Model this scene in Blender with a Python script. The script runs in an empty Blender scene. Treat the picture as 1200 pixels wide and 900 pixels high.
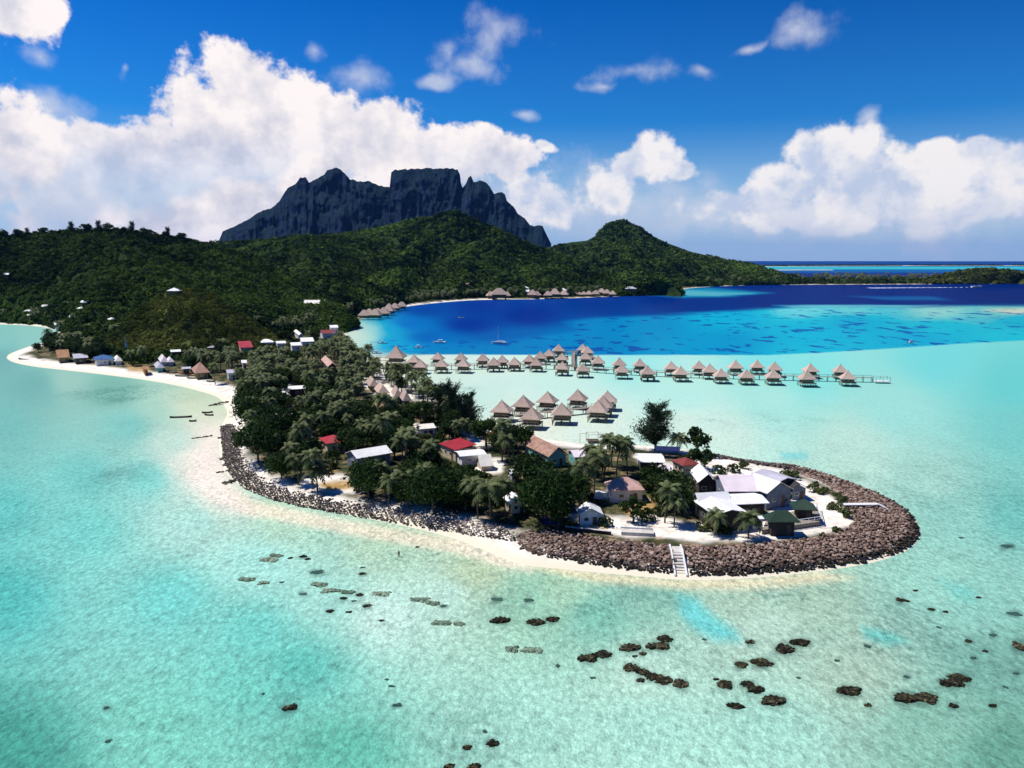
import bpy, math, random
import numpy as np
from mathutils import Vector, Matrix
R = math.radians
RNG = np.random.default_rng(7)
random.seed(7)
scene = bpy.context.scene
COL = scene.collection
CAMH, TILT, FPX = 60.0, math.atan(146/900), 900.0
ct, st = math.cos(TILT), math.sin(TILT)

# ------------------------------------------------------------------ survey helpers: photo pixel -> point of the place
def ray(px, py):
    a, b = (px-600)/FPX, (py-450)/FPX
    return np.array([a, ct-b*st, -st-b*ct])
def gp(px, py, z=0.0):
    d = ray(px, py)
    t = (z-CAMH)/d[2]
    return np.array([d[0]*t, d[1]*t, z])
def rp(px, py, dist):                     # point on the ray at horizontal distance dist
    d = ray(px, py)
    t = dist/math.hypot(d[0], d[1])
    return np.array([d[0]*t, d[1]*t, CAMH+d[2]*t])
def proj(P):
    P = np.asarray(P, float)
    x, y, z = P[..., 0], P[..., 1], P[..., 2]-CAMH
    f = np.maximum(y*ct - z*st, 1e-3)
    u = y*st + z*ct
    return 600+FPX*x/f, 450-FPX*u/f

# ------------------------------------------------------------------ noise
def _hash(ix, iy, s):
    h = (ix.astype(np.int64)*374761393 + iy.astype(np.int64)*668265263 + s*1442695041) & 0xFFFFFFFF
    h = ((h ^ (h >> 13))*1274126177) & 0xFFFFFFFF
    return ((h ^ (h >> 16)) & 0xFFFFFF)/float(0xFFFFFF)
def vnoise(x, y, s=0):
    x, y = np.asarray(x, float), np.asarray(y, float)
    ix, iy = np.floor(x), np.floor(y)
    fx, fy = x-ix, y-iy
    fx, fy = fx*fx*(3-2*fx), fy*fy*(3-2*fy)
    a, b = _hash(ix, iy, s), _hash(ix+1, iy, s)
    c, d = _hash(ix, iy+1, s), _hash(ix+1, iy+1, s)
    return (a+(b-a)*fx)*(1-fy)+(c+(d-c)*fx)*fy
def fbm(x, y, o=4, s=0):
    t, a, n = 0, .5, 0
    for k in range(o):
        t = t+a*vnoise(x*2**k, y*2**k, s+k); n += a; a *= .5
    return t/n
def sstep(a, b, x):
    t = np.clip((x-a)/(b-a), 0, 1)
    return t*t*(3-2*t)
def inpoly(x, y, P):
    P = np.asarray(P)
    c = np.zeros(np.shape(x), bool)
    for i in range(len(P)):
        x0, y0 = P[i-1]; x1, y1 = P[i]
        if y0 == y1: continue
        c ^= ((y0 > y) != (y1 > y)) & (x < (x1-x0)*(y-y0)/(y1-y0)+x0)
    return c
def sdist(x, y, P, closed=True):
    P = np.asarray(P, float)
    d = np.full(np.shape(x), 1e18)
    for i in range(0 if closed else 1, len(P)):
        x0, y0 = P[i-1]; x1, y1 = P[i]
        vx, vy = x1-x0, y1-y0
        L = vx*vx+vy*vy
        if L < 1e-12: continue
        t = np.clip(((x-x0)*vx+(y-y0)*vy)/L, 0, 1)
        d = np.minimum(d, (x-x0-t*vx)**2+(y-y0-t*vy)**2)
    d = np.sqrt(d)
    return np.where(inpoly(x, y, P), d, -d) if closed else d
def interp_poly(pts, n):
    pts = np.asarray(pts, float)
    seg = np.r_[0, np.cumsum(np.linalg.norm(np.diff(pts[:, :2], axis=0), axis=1))]
    t = np.linspace(0, seg[-1], n)
    return np.stack([np.interp(t, seg, pts[:, k]) for k in range(pts.shape[1])], 1)
def lin(c):
    c = np.asarray(c, float)/255
    return np.where(c <= .04045, c/12.92, ((c+.055)/1.055)**2.4)

# ------------------------------------------------------------------ objects
def tag(o, label=None, cat=None, group=None, kind=None):
    if label: o['label'] = label
    if cat: o['category'] = cat
    if group: o['group'] = group
    if kind: o['kind'] = kind
    return o
def empty(name, loc=(0, 0, 0), rz=0, **k):
    o = bpy.data.objects.new(name, None); COL.objects.link(o)
    o.location = [float(v) for v in loc]; o.rotation_euler = (0, 0, rz)
    o.empty_display_size = .5
    return tag(o, **k)
class MB:
    def __init__(s): s.V = []; s.F = []; s.T = []; s.n = 0
    def add(s, v, f, tint=None):
        v = np.asarray(v, float).reshape(-1, 3); f = np.asarray(f, int)
        if f.ndim == 1: f = f.reshape(1, -1)
        s.V.append(v); s.F.append(f+s.n)
        t = np.full((len(v), 1), .5) if tint is None else np.broadcast_to(np.asarray(tint, float).reshape(-1, 1), (len(v), 1))
        s.T.append(t); s.n += len(v)
        return s
    def box(s, c, d, rz=0, M=None):
        x, y, z = np.asarray(d)/2
        v = np.array([[a*x, b*y, e*z] for e in (-1, 1) for a, b in ((-1, -1), (1, -1), (1, 1), (-1, 1))], float)
        if M is not None: v = v@np.asarray(M).T
        if rz: v = v@np.array([[math.cos(rz), math.sin(rz), 0], [-math.sin(rz), math.cos(rz), 0], [0, 0, 1]])
        return s.add(v+np.asarray(c), [[0, 3, 2, 1], [4, 5, 6, 7], [0, 1, 5, 4], [1, 2, 6, 5], [2, 3, 7, 6], [3, 0, 4, 7]])
    def tube(s, P, r, n=6, cap=True, tint=None):
        P = np.asarray(P, float); m = len(P); r = np.broadcast_to(r, (m,))
        T = np.gradient(P, axis=0); T /= np.linalg.norm(T, axis=1)[:, None]+1e-12
        ref = np.array([0, 0, 1.]) if abs(T[0][2]) < .9 else np.array([1., 0, 0])
        A = np.cross(T, ref); A /= np.linalg.norm(A, axis=1)[:, None]+1e-12
        B = np.cross(T, A)
        an = np.linspace(0, 2*math.pi, n, endpoint=False)
        v = P[:, None]+(A[:, None]*np.cos(an)[None, :, None]+B[:, None]*np.sin(an)[None, :, None])*r[:, None, None]
        f = [[i*n+j, i*n+(j+1) % n, (i+1)*n+(j+1) % n, (i+1)*n+j] for i in range(m-1) for j in range(n)]
        s.add(v.reshape(-1, 3), f, tint)
        if cap:
            s.F.append(np.array([[s.n-n+j for j in range(n)]])); s.F.append(np.array([[s.n-m*n+n-1-j for j in range(n)]]))
        return s
    def bar(s, a, b, w, h=None):
        a, b = np.asarray(a, float), np.asarray(b, float); h = h or w
        d = b-a; L = np.linalg.norm(d); d = d/L
        up = np.array([0, 0, 1.]) if abs(d[2]) < .95 else np.array([1., 0, 0])
        sd = np.cross(d, up); sd /= np.linalg.norm(sd); up = np.cross(sd, d)
        return s.box((a+b)/2, (w, L, h), M=np.stack([sd, d, up], 1))
    def build(s, name, mat, parent=None, smooth=False, **k):
        V = np.concatenate(s.V); T = np.concatenate(s.T)
        me = bpy.data.meshes.new(name)
        sizes = np.concatenate([np.full(len(f), f.shape[1]) for f in s.F])
        idx = np.concatenate([f.ravel() for f in s.F])
        me.vertices.add(len(V)); me.vertices.foreach_set('co', V.astype(np.float32).ravel())
        me.loops.add(len(idx)); me.loops.foreach_set('vertex_index', idx.astype(np.int32))
        me.polygons.add(len(sizes))
        me.polygons.foreach_set('loop_start', np.r_[0, np.cumsum(sizes)[:-1]].astype(np.int32))
        me.update(calc_edges=True)
        me.polygons.foreach_set('use_smooth', np.full(len(sizes), smooth))
        a = me.attributes.new('tint', 'FLOAT', 'POINT'); a.data.foreach_set('value', T.astype(np.float32).ravel())
        if mat: me.materials.append(mat)
        me.update()
        o = bpy.data.objects.new(name, me); COL.objects.link(o)
        if parent: o.parent = parent
        return tag(o, **k)
def copy_tree(o, loc=None, rz=0, sc=1, children=True, **k):
    c = o.copy(); COL.objects.link(c)
    for key in ('label', 'category', 'group'):
        if key in c and key in k and k[key] is None: del c[key]
    if loc is not None: c.location = [float(v) for v in loc]
    c.rotation_euler = (0, 0, rz)
    c.scale = (sc, sc, sc) if np.isscalar(sc) else sc
    if children:
        for ch in o.children:
            d = ch.copy(); COL.objects.link(d); d.parent = c
            for g in ch.children:
                e = g.copy(); COL.objects.link(e); e.parent = d
    return tag(c, **k)

# ------------------------------------------------------------------ materials
def M_new(name):
    m = bpy.data.materials.new(name); m.use_nodes = True
    nt = m.node_tree; b = nt.nodes['Principled BSDF']
    return m, nt, b
def N(nt, t, **k):
    n = nt.nodes.new(t)
    for a, v in k.items():
        if a.startswith('i_'): n.inputs[a[2:].replace('_', ' ')].default_value = v
        else: setattr(n, a, v)
    return n
def ramp(nt, fac, stops):
    r = N(nt, 'ShaderNodeValToRGB'); e = r.color_ramp.elements
    while len(e) < len(stops): e.new(.5)
    for q, (p, c) in zip(e, stops): q.position = p; q.color = (*c, 1)
    nt.links.new(fac, r.inputs[0]); return r.outputs[0]
def noise(nt, scale, detail=4, rough=.6, vec=None, out=0):
    n = N(nt, 'ShaderNodeTexNoise'); n.inputs['Scale'].default_value = scale
    n.inputs['Detail'].default_value = detail; n.inputs['Roughness'].default_value = rough
    if vec is None:
        g = N(nt, 'ShaderNodeNewGeometry'); vec = g.outputs['Position']
    nt.links.new(vec, n.inputs['Vector']); return n.outputs[out]
def bump(nt, b, h, st_=.5, dist=.1):
    n = N(nt, 'ShaderNodeBump'); n.inputs['Strength'].default_value = st_; n.inputs['Distance'].default_value = dist
    nt.links.new(h, n.inputs['Height']); nt.links.new(n.outputs[0], b.inputs['Normal'])
def mixc(nt, f, a, b):
    n = N(nt, 'ShaderNodeMix', data_type='RGBA')
    for s, v in ((0, f), (6, a), (7, b)):
        if hasattr(v, 'is_linked') or isinstance(v, bpy.types.NodeSocket): nt.links.new(v, n.inputs[s])
        else: n.inputs[s].default_value = v if s == 0 else (*v, 1)
    return n.outputs[2]
def math_(nt, op, a, b=None, c=None, clamp=False):
    n = N(nt, 'ShaderNodeMath', operation=op); n.use_clamp = clamp
    for s, v in ((0, a), (1, b), (2, c)):
        if v is None: continue
        if isinstance(v, bpy.types.NodeSocket): nt.links.new(v, n.inputs[s])
        else: n.inputs[s].default_value = v
    return n.outputs[0]
def attr(nt, name, out='Fac'):
    return N(nt, 'ShaderNodeAttribute', attribute_name=name).outputs[out]
def mat_plain(name, c, c2=None, sc=.8, rough=.8, bmp=0, spec=.2, objrand=0, wave=None):
    """weathered surface: two tones broken up by noise, in object space so each copy keeps its own wear"""
    m, nt, b = M_new(name)
    tc = N(nt, 'ShaderNodeTexCoord').outputs['Object']
    c2 = c2 or tuple(v*.7 for v in c)
    nz = noise(nt, sc, 5, .65, tc)
    cc = ramp(nt, nz, [(.3, c2), (.62, c)])
    if objrand:
        oi = N(nt, 'ShaderNodeObjectInfo').outputs['Random']
        v = math_(nt, 'MULTIPLY_ADD', oi, objrand, 1-objrand/2)
        hs = N(nt, 'ShaderNodeHueSaturation'); nt.links.new(cc, hs.inputs['Color']); nt.links.new(v, hs.inputs['Value']); cc = hs.outputs[0]
    if wave:
        w = N(nt, 'ShaderNodeTexWave', bands_direction=wave[0]); w.inputs['Scale'].default_value = wave[1]
        nt.links.new(tc, w.inputs['Vector'])
        f = math_(nt, 'MULTIPLY', w.outputs['Fac'], wave[2])
        cc = mixc(nt, f, cc, c2)
        bump(nt, b, w.outputs['Fac'], .6, .05)
    elif bmp: bump(nt, b, nz, bmp, .15)
    nt.links.new(cc, b.inputs['Base Color'])
    b.inputs['Roughness'].default_value = rough; b.inputs['Specular IOR Level'].default_value = spec
    return m
def mat_leaf(name, dark, light, trans=.25, spec=.3, rough=.45, patch=0):
    m, nt, b = M_new(name)
    t = attr(nt, 'tint')
    if patch:     # broad paler and darker patches from noise
        pn_ = noise(nt, patch, 5, .6)
        t = math_(nt, 'ADD', t, math_(nt, 'MULTIPLY_ADD', pn_, 3.2, -1.75))
    oi = N(nt, 'ShaderNodeObjectInfo').outputs['Random']
    f = math_(nt, 'MULTIPLY_ADD', oi, .35, math_(nt, 'MULTIPLY_ADD', t, .9, -.12), clamp=True)
    cc = mixc(nt, f, dark, light)
    nt.links.new(cc, b.inputs['Base Color'])
    b.inputs['Roughness'].default_value = rough; b.inputs['Specular IOR Level'].default_value = spec
    tr = N(nt, 'ShaderNodeBsdfTranslucent'); nt.links.new(cc, tr.inputs['Color'])
    mx = N(nt, 'ShaderNodeMixShader'); mx.inputs[0].default_value = trans
    nt.links.new(b.outputs[0], mx.inputs[1]); nt.links.new(tr.outputs[0], mx.inputs[2])
    nt.links.new(mx.outputs[0], nt.nodes['Material Output'].inputs[0])
    return m
M = {}
M['thatch'] = mat_plain('thatch', (.54, .41, .335), (.36, .27, .22), 1.6, .95, .8, .05, .22)
M['thatch_brown'] = mat_plain('thatch_brown', (.40, .24, .18), (.20, .12, .09), .7, .95, .8, .05, .3)
M['timber'] = mat_plain('timber', (.16, .11, .07), (.07, .05, .035), 2, .8, .3, .2, .3)
M['timber_pale'] = mat_plain('timber_pale', (.34, .29, .23), (.2, .165, .13), 2, .85, .3, .1, .2)
M['hut_wall'] = mat_plain('hut_wall', (.24, .19, .08), (.12, .10, .05), 1.5, .85, .3, .1, .4)
M['white_roof'] = mat_plain('white_roof', (.90, .89, .87), (.74, .72, .69), .35, .55, 0, .3, .08, ('X', 2.2, .12))
M['cream_roof'] = mat_plain('cream_roof', (.90, .86, .75), (.72, .67, .57), .3, .6, 0, .3, .05, ('X', 2.2, .12))
M['lilac_roof'] = mat_plain('lilac_roof', (.80, .70, .73), (.64, .55, .58), .3, .55, 0, .3, .1, ('X', 2.2, .15))
M['grey_roof'] = mat_plain('grey_roof', (.52, .50, .56), (.38, .37, .42), .4, .55, 0, .3, .15, ('X', 2.2, .2))
M['dark_roof'] = mat_plain('dark_roof', (.05, .045, .045), (.03, .028, .03), .5, .7, 0, .2, .3, ('X', 2.2, .3))
M['red_roof'] = mat_plain('red_roof', (.42, .025, .035), (.28, .018, .025), .4, .55, 0, .25, .25, ('X', 2.2, .25))
M['rust_roof'] = mat_plain('rust_roof', (.26, .05, .04), (.15, .035, .03), .6, .7, 0, .2, .2, ('X', 2.2, .3))
M['green_roof'] = mat_plain('green_roof', (.018, .055, .03), (.01, .03, .018), .4, .6, 0, .25, .1, ('X', 2.2, .3))
M['blue_roof'] = mat_plain('blue_roof', (.03, .12, .32), (.02, .07, .22), .4, .6, 0, .25, .2, ('X', 2.2, .2))
M['navy_tarp'] = mat_plain('navy_tarp', (.012, .02, .10), (.008, .012, .06), .7, .6, .3)
M['pink_roof'] = mat_plain('pink_roof', (.62, .40, .34), (.44, .27, .23), .5, .85, .4, .1, .15)
M['orange_roof'] = mat_plain('orange_roof', (.42, .24, .13), (.27, .15, .08), .5, .9, .4, .1, .15)
M['white_wall'] = mat_plain('white_wall', (.72, .71, .72), (.52, .50, .50), .5, .8, 0, .1, .1)
M['cream_wall'] = mat_plain('cream_wall', (.60, .50, .36), (.42, .34, .24), .5, .8, 0, .1, .15)
M['shade_wall'] = mat_plain('shade_toned_wall', (.20, .22, .27), (.13, .145, .18), .5, .8, 0, .1)  # walls turned from the sun: shade put into a darker blue-grey colour
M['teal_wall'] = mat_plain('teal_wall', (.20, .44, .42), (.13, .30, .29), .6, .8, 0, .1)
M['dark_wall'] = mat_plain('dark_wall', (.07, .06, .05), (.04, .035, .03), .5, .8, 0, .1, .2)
M['orange_wall'] = mat_plain('orange_wall', (.48, .22, .10), (.34, .15, .07), .6, .85, 0, .1)
M['glass'] = mat_plain('window_glass', (.02, .03, .035), (.01, .015, .02), 1, .08, 0, .6)
M['white_paint'] = mat_plain('white_paint', (.78, .78, .76), (.6, .59, .56), 1.2, .5, 0, .3)
M['concrete'] = mat_plain('concrete', (.62, .58, .52), (.42, .38, .33), .8, .9, .3, .1)
M['rubber'] = mat_plain('rubber', (.02, .02, .02), None, 2, .8)
M['bark'] = mat_plain('bark', (.17, .13, .10), (.08, .06, .05), 3, .95, .6, .05, .3)
M['skin'] = mat_plain('skin', (.30, .16, .10), (.24, .12, .08), 5, .6)
M['cloth'] = mat_plain('swimwear', (.03, .03, .05), None, 5, .8)
M['dark_hull'] = mat_plain('dark_hull', (.06, .055, .05), (.035, .03, .03), 2, .6, 0, .3, .3)
M['kayak'] = mat_plain('orange_plastic', (.55, .13, .05), None, 2, .4, 0, .4)
M['sail'] = mat_plain('sailcloth', (.75, .75, .74), None, 2, .8)
M['leaf_broad'] = mat_leaf('leaf_broad', (.004, .014, .004), (.056, .098, .022), .25, .08, .6)
M['leaf_dark'] = mat_leaf('leaf_dark', (.006, .019, .005), (.036, .072, .016), .2, .06, .6)
M['leaf_palm'] = mat_leaf('leaf_palm', (.009, .026, .007), (.185, .215, .085), .25, .10, .55)
M['leaf_casuarina'] = mat_leaf('leaf_casuarina', (.010, .026, .014), (.045, .075, .035), .3, .15, .7)
M['leaf_shrub'] = mat_leaf('leaf_shrub', (.03, .05, .012), (.16, .19, .05), .25)
M['leaf_yellow'] = mat_leaf('leaf_yellow', (.12, .09, .015), (.34, .26, .05), .3)
M['leaf_hill'] = mat_leaf('leaf_hill', (.003, .012, .004), (.090, .148, .026), .15, .03, .9, .009)
M['leaf_knoll'] = mat_leaf('leaf_knoll', (.016, .030, .006), (.135, .150, .030), .15, .03, .9, .03)
def rock_mat(name, c1, c2, c3, wet=None):
    m, nt, b = M_new(name)
    t = attr(nt, 'tint'); oi = N(nt, 'ShaderNodeObjectInfo').outputs['Random']
    f = math_(nt, 'FRACT', math_(nt, 'ADD', t, oi))
    cc = ramp(nt, f, [(0, c1), (.5, c2), (1, c3)])
    g = N(nt, 'ShaderNodeNewGeometry').outputs['Position']
    nz = noise(nt, 2.5, 6, .7, g)
    cc = mixc(nt, math_(nt, 'MULTIPLY', nz, .55), cc, tuple(v*.35 for v in c2))
    if wet is not None:     # tide line: stones near the water stay dark with algae
        sp = N(nt, 'ShaderNodeSeparateXYZ'); nt.links.new(g, sp.inputs[0])
        w = math_(nt, 'MULTIPLY_ADD', math_(nt, 'SUBTRACT', noise(nt, .35, 3, .6, g), .5), 1.6, math_(nt, 'SUBTRACT', wet, sp.outputs[2]))
        w = math_(nt, 'MULTIPLY', w, 1.7, clamp=True)
        cc = mixc(nt, w, cc, (.026, .022, .017))
    nt.links.new(cc, b.inputs['Base Color']); bump(nt, b, nz, .7, .2)
    b.inputs['Roughness'].default_value = .9; b.inputs['Specular IOR Level'].default_value = .15
    return m
def coral_mat(name, st=((.42, (.009, .009, .006)), (.56, (.028, .026, .015)), (.64, (.075, .068, .036)), (.74, (.19, .17, .09)))):
    m, nt, b = M_new(name); g = N(nt, 'ShaderNodeNewGeometry').outputs['Position']
    n = noise(nt, 1.6, 5, .7, g); oi = N(nt, 'ShaderNodeObjectInfo').outputs['Random']
    f = math_(nt, 'MULTIPLY_ADD', oi, .10, n)
    nt.links.new(ramp(nt, f, list(st)), b.inputs['Base Color'])
    bump(nt, b, n, .8, .3); b.inputs['Roughness'].default_value = .9; b.inputs['Specular IOR Level'].default_value = .1; return m
M['boulder'] = rock_mat('basalt_boulder', (.12, .078, .058), (.27, .18, .135), (.54, .40, .325), 1.45)
M['rubble'] = rock_mat('coral_rubble', (.10, .08, .07), (.26, .20, .17), (.62, .54, .47), .35)
M['dark_rubble'] = rock_mat('dark_rubble', (.045, .04, .035), (.10, .08, .07), (.28, .22, .19), .3)
M['coral'] = coral_mat('coral_dark')
M['coral_pale'] = coral_mat('coral_pale', ((.36, (.05, .10, .08)), (.50, (.13, .19, .13)), (.60, (.22, .29, .20)), (.72, (.36, .42, .31))))
M['coral_sub'] = rock_mat('coral_submerged', (.030, .085, .072), (.045, .11, .09), (.07, .14, .11))
EXPO=0.06; SKYG=1.4; SKYS=1.5; SKYV=.47; SKYH=.515
CLOK=9.0
CLO_D=(.66,.67,.78); CLO_L=(1.10,1.02,1.00); HZC=(.38,.58,.90)
WK=np.array([1.34,1.36,1.52]); RIP=.80; RELK=3.0; HZA=.8
CUML=[(-130,225,100,45),(-60,215,70,50),(15,170,45,55),(60,205,85,64),(130,198,85,58),(190,205,80,66),(245,155,55,60),(288,102,38,46),(300,140,70,60),(345,185,90,60),(380,165,60,48),(440,165,75,38),(500,190,90,38),(560,180,60,24),(600,188,45,20),(230,235,150,40),(330,240,120,40),(4,14,34,30),(34,0,22,18)]
CUMR=[(757,192,36,26),(785,205,26,16),(715,220,34,26),(640,178,18,7),(630,235,60,36),(965,185,40,28),(920,208,44,20),(1010,205,60,42),(880,225,34,16),(1070,215,60,32),(1105,192,34,20),(1150,200,46,28),(1150,180,26,13),(1200,205,36,26),(1250,215,60,40),(960,243,140,24),(1120,242,120,26),(870,240,50,16)]
PAL=[(700,240,140,48),(950,250,140,30),(1080,245,130,36),(1180,240,100,40),(100,250,170,34),(560,230,120,40),(840,250,100,30),(60,120,40,20),(505,98,26,9)]
WIS=[(575,42,50,22),(545,72,46,22),(520,60,16,22),(415,100,34,22),(372,58,12,12),(735,88,48,15),(700,97,26,8),(938,42,32,22),(830,80,26,8),(893,50,18,8),(620,135,20,9),(1018,145,12,12),(1030,158,12,6),(160,75,8,8),(30,60,20,12)]
HAZE=1.3e-5
# ================================================================== camera, sun, sky
cam = bpy.data.objects.new('camera', bpy.data.cameras.new('camera')); COL.objects.link(cam)
cam.location = (0, 0, CAMH); cam.rotation_euler = (math.pi/2-TILT, 0, 0)
cam.data.sensor_width = 36; cam.data.lens = 27; cam.data.clip_end = 300000; cam.data.clip_start = .5
scene.camera = cam
SUN_EL, SUN_AZ = R(60), R(-72)            # azimuth from +Y towards +X: the sun stands high to the left, a little ahead
sd = np.array([math.sin(SUN_AZ)*math.cos(SUN_EL), math.cos(SUN_AZ)*math.cos(SUN_EL), math.sin(SUN_EL)])
sl = bpy.data.lights.new('sun', 'SUN'); sl.energy = 5.0; sl.angle = R(.5); sl.color = (1, .965, .91)
so = bpy.data.objects.new('sun', sl); COL.objects.link(so)
so.rotation_euler = Vector(sd).to_track_quat('Z', 'Y').to_euler(); so.location = (0, 0, 500)
scene.view_settings.view_transform = 'Standard'; scene.view_settings.look = 'None'
scene.view_settings.gamma = 1; scene.view_settings.exposure = EXPO
scene.view_settings.use_curve_mapping = False
scene.cycles.max_bounces = 5; scene.cycles.diffuse_bounces = 2; scene.cycles.glossy_bounces = 2
scene.cycles.transparent_max_bounces = 6; scene.cycles.volume_bounces = 0
scene.cycles.use_adaptive_sampling = True; scene.cycles.adaptive_threshold = .02
scene.cycles.use_denoising = True; scene.cycles.caustics_reflective = False; scene.cycles.caustics_refractive = False

W = bpy.data.worlds.new('World'); scene.world = W; W.use_nodes = True
nt = W.node_tree; bg = nt.nodes['Background']
sky = N(nt, 'ShaderNodeTexSky', sky_type='NISHITA', sun_disc=False)
sky.sun_elevation = SUN_EL; sky.sun_rotation = SUN_AZ; sky.altitude = 60
sky.air_density = 1.0; sky.dust_density = .25; sky.ozone_density = 2.5
gm = N(nt, 'ShaderNodeGamma'); gm.inputs[1].default_value = SKYG
nt.links.new(sky.outputs[0], gm.inputs[0])
hs = N(nt, 'ShaderNodeHueSaturation'); hs.inputs['Saturation'].default_value = SKYS; hs.inputs['Value'].default_value = SKYV
hs.inputs['Hue'].default_value = SKYH
nt.links.new(gm.outputs[0], hs.inputs['Color'])
skycol = hs.outputs[0]
# clouds live in the directions of the sky: azimuth / elevation, in radians
tc = N(nt, 'ShaderNodeTexCoord').outputs['Generated']
sp = N(nt, 'ShaderNodeSeparateXYZ'); nt.links.new(tc, sp.inputs[0])
az = math_(nt, 'ARCTAN2', sp.outputs[0], sp.outputs[1]); el = math_(nt, 'ARCSINE', sp.outputs[2])
cv = N(nt, 'ShaderNodeCombineXYZ'); nt.links.new(az, cv.inputs[0]); nt.links.new(el, cv.inputs[1])
P0 = cv.outputs[0]
def vop(op, a, b=None, c=None):
    n = N(nt, 'ShaderNodeVectorMath', operation=op)
    for s, v in ((0, a), (1, b), (2, c)):
        if v is None: continue
        if isinstance(v, bpy.types.NodeSocket): nt.links.new(v, n.inputs[s])
        elif op == 'SCALE' and s == 1: n.inputs['Scale'].default_value = v
        else: n.inputs[s].default_value = v
    return n
def warp(P, scale, amt, det=2):
    w = noise(nt, scale, det, .55, P, 1)
    w = vop('SUBTRACT', w, (.5, .5, .5)).outputs[0]
    return vop('MULTIPLY_ADD', w, (amt, amt*.8, 0), P).outputs[0]
Pw = warp(P0, 7, .10, 3)
def blobs(P, lst, k=.25):
    cur = None
    for cx, cy, rx, ry in lst:
        d = ray(cx, cy); a = math.atan2(d[0], d[1]); e = math.asin(d[2]/np.linalg.norm(d))
        sx, sy = 900/rx, 900/ry
        q = vop('MULTIPLY_ADD', P, (sx, sy, 0), (-a*sx, -e*sy, 0)).outputs[0]
        l = vop('LENGTH', q).outputs['Value']
        cur = l if cur is None else (math_(nt, 'SMOOTH_MIN', cur, l, k) if k else math_(nt, 'MINIMUM', cur, l))
    return math_(nt, 'SUBTRACT', 1, cur)
WISPS = WIS
n1 = noise(nt, 17, 10, .60, P0)
shv = vop('ADD', P0, (.010, -.018, 0)).outputs[0]
n2 = noise(nt, 15, 4, .56, shv)
nb = noise(nt, 6.5, 3, .5, P0)
def mr(v, lo, hi, a=0, b=1, kind='SMOOTHSTEP'):
    nt = v.id_data; n = N(nt, 'ShaderNodeMapRange', interpolation_type=kind); nt.links.new(v, n.inputs[0])
    for k, q in zip((1, 2, 3, 4), (lo, hi, a, b)): n.inputs[k].default_value = q
    return n.outputs[0]
nn = math_(nt, 'SUBTRACT', n1, .5)
rel = math_(nt, 'MULTIPLY', math_(nt, 'SUBTRACT', n1, n2), RELK)
# the great bright bank on the left
d1 = math_(nt, 'MULTIPLY_ADD', nn, 2.5, math_(nt, 'MULTIPLY', blobs(Pw, CUML), 1.2))
holes = mr(nb, .38, .58); lowm = mr(el, .02, .16)
a1 = math_(nt, 'MULTIPLY', mr(d1, -.04, .32), math_(nt, 'MAXIMUM', holes, math_(nt, 'MULTIPLY_ADD', lowm, .75, .25)))
t1 = math_(nt, 'ADD', rel, math_(nt, 'MULTIPLY_ADD', nb, 1.5, -.42))
t1 = math_(nt, 'MULTIPLY_ADD', mr(el, .0, .20), .50, t1)
t1 = math_(nt, 'MULTIPLY_ADD', mr(d1, .0, .5), -.15, t1)
t1 = math_(nt, 'ADD', t1, .12, clamp=True)
c1_ = mixc(nt, t1, CLO_D, CLO_L)
# the greyer heaps on the right: bright rims, lilac bodies, bases melting into the haze
d4 = math_(nt, 'MULTIPLY_ADD', nn, 2.5, math_(nt, 'MULTIPLY', blobs(Pw, CUMR), 1.2))
a4 = math_(nt, 'MULTIPLY', mr(d4, -.05, .46), mr(el, .0, .055))
t4 = math_(nt, 'MULTIPLY_ADD', mr(d4, .10, 1.1), -.50, math_(nt, 'MULTIPLY_ADD', rel, 2.1, .76))
t4 = math_(nt, 'MULTIPLY_ADD', math_(nt, 'SUBTRACT', nb, .5), 1.0, t4)
t4 = math_(nt, 'MULTIPLY_ADD', mr(el, .07, .17), .30, math_(nt, 'ADD', t4, -.18), clamp=True)
nf4 = noise(nt, 26, 5, .6, Pw)
c4_ = mixc(nt, t4, mixc(nt, mr(nf4, .36, .62), (.58, .67, .86), (.82, .84, .92)), (1.0, .97, .97))
d3 = math_(nt, 'MULTIPLY_ADD', nn, 2.2, blobs(Pw, PAL, .4))
a3 = mr(d3, -.25, .9, 0, .74)
c3_ = mixc(nt, math_(nt, 'MULTIPLY_ADD', nb, 2.4, -.7, clamp=True), (.50, .60, .80), (.80, .82, .90))
d2 = math_(nt, 'MULTIPLY_ADD', nn, 3.0, blobs(Pw, WISPS, 0))
a2 = mr(d2, -.15, 1.5, 0, .72)
K = CLOK
def cl(v): return tuple(x*K for x in v)
def sc_(c):
    q = vop('SCALE', c); q.inputs['Scale'].default_value = K; return q.outputs[0]
hcol = tuple(v*K for v in HZC)
base = mixc(nt, mr(el, 0, .36, .34, 0), skycol, tuple(v*K for v in (.12, .38, .84)))
base = mixc(nt, mr(el, -.01, .17, HZA, 0), base, hcol)
s1 = mixc(nt, a3, base, sc_(c3_))
s1 = mixc(nt, a2, s1, tuple(v*K for v in (.82, .84, .92)))
s1 = mixc(nt, a4, s1, sc_(c4_))
s1 = mixc(nt, a1, s1, sc_(c1_))
nt.links.new(s1, bg.inputs[0]); bg.inputs[1].default_value = .1
W.cycles.sampling_method = 'MANUAL'; W.cycles.sample_map_resolution = 512

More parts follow.
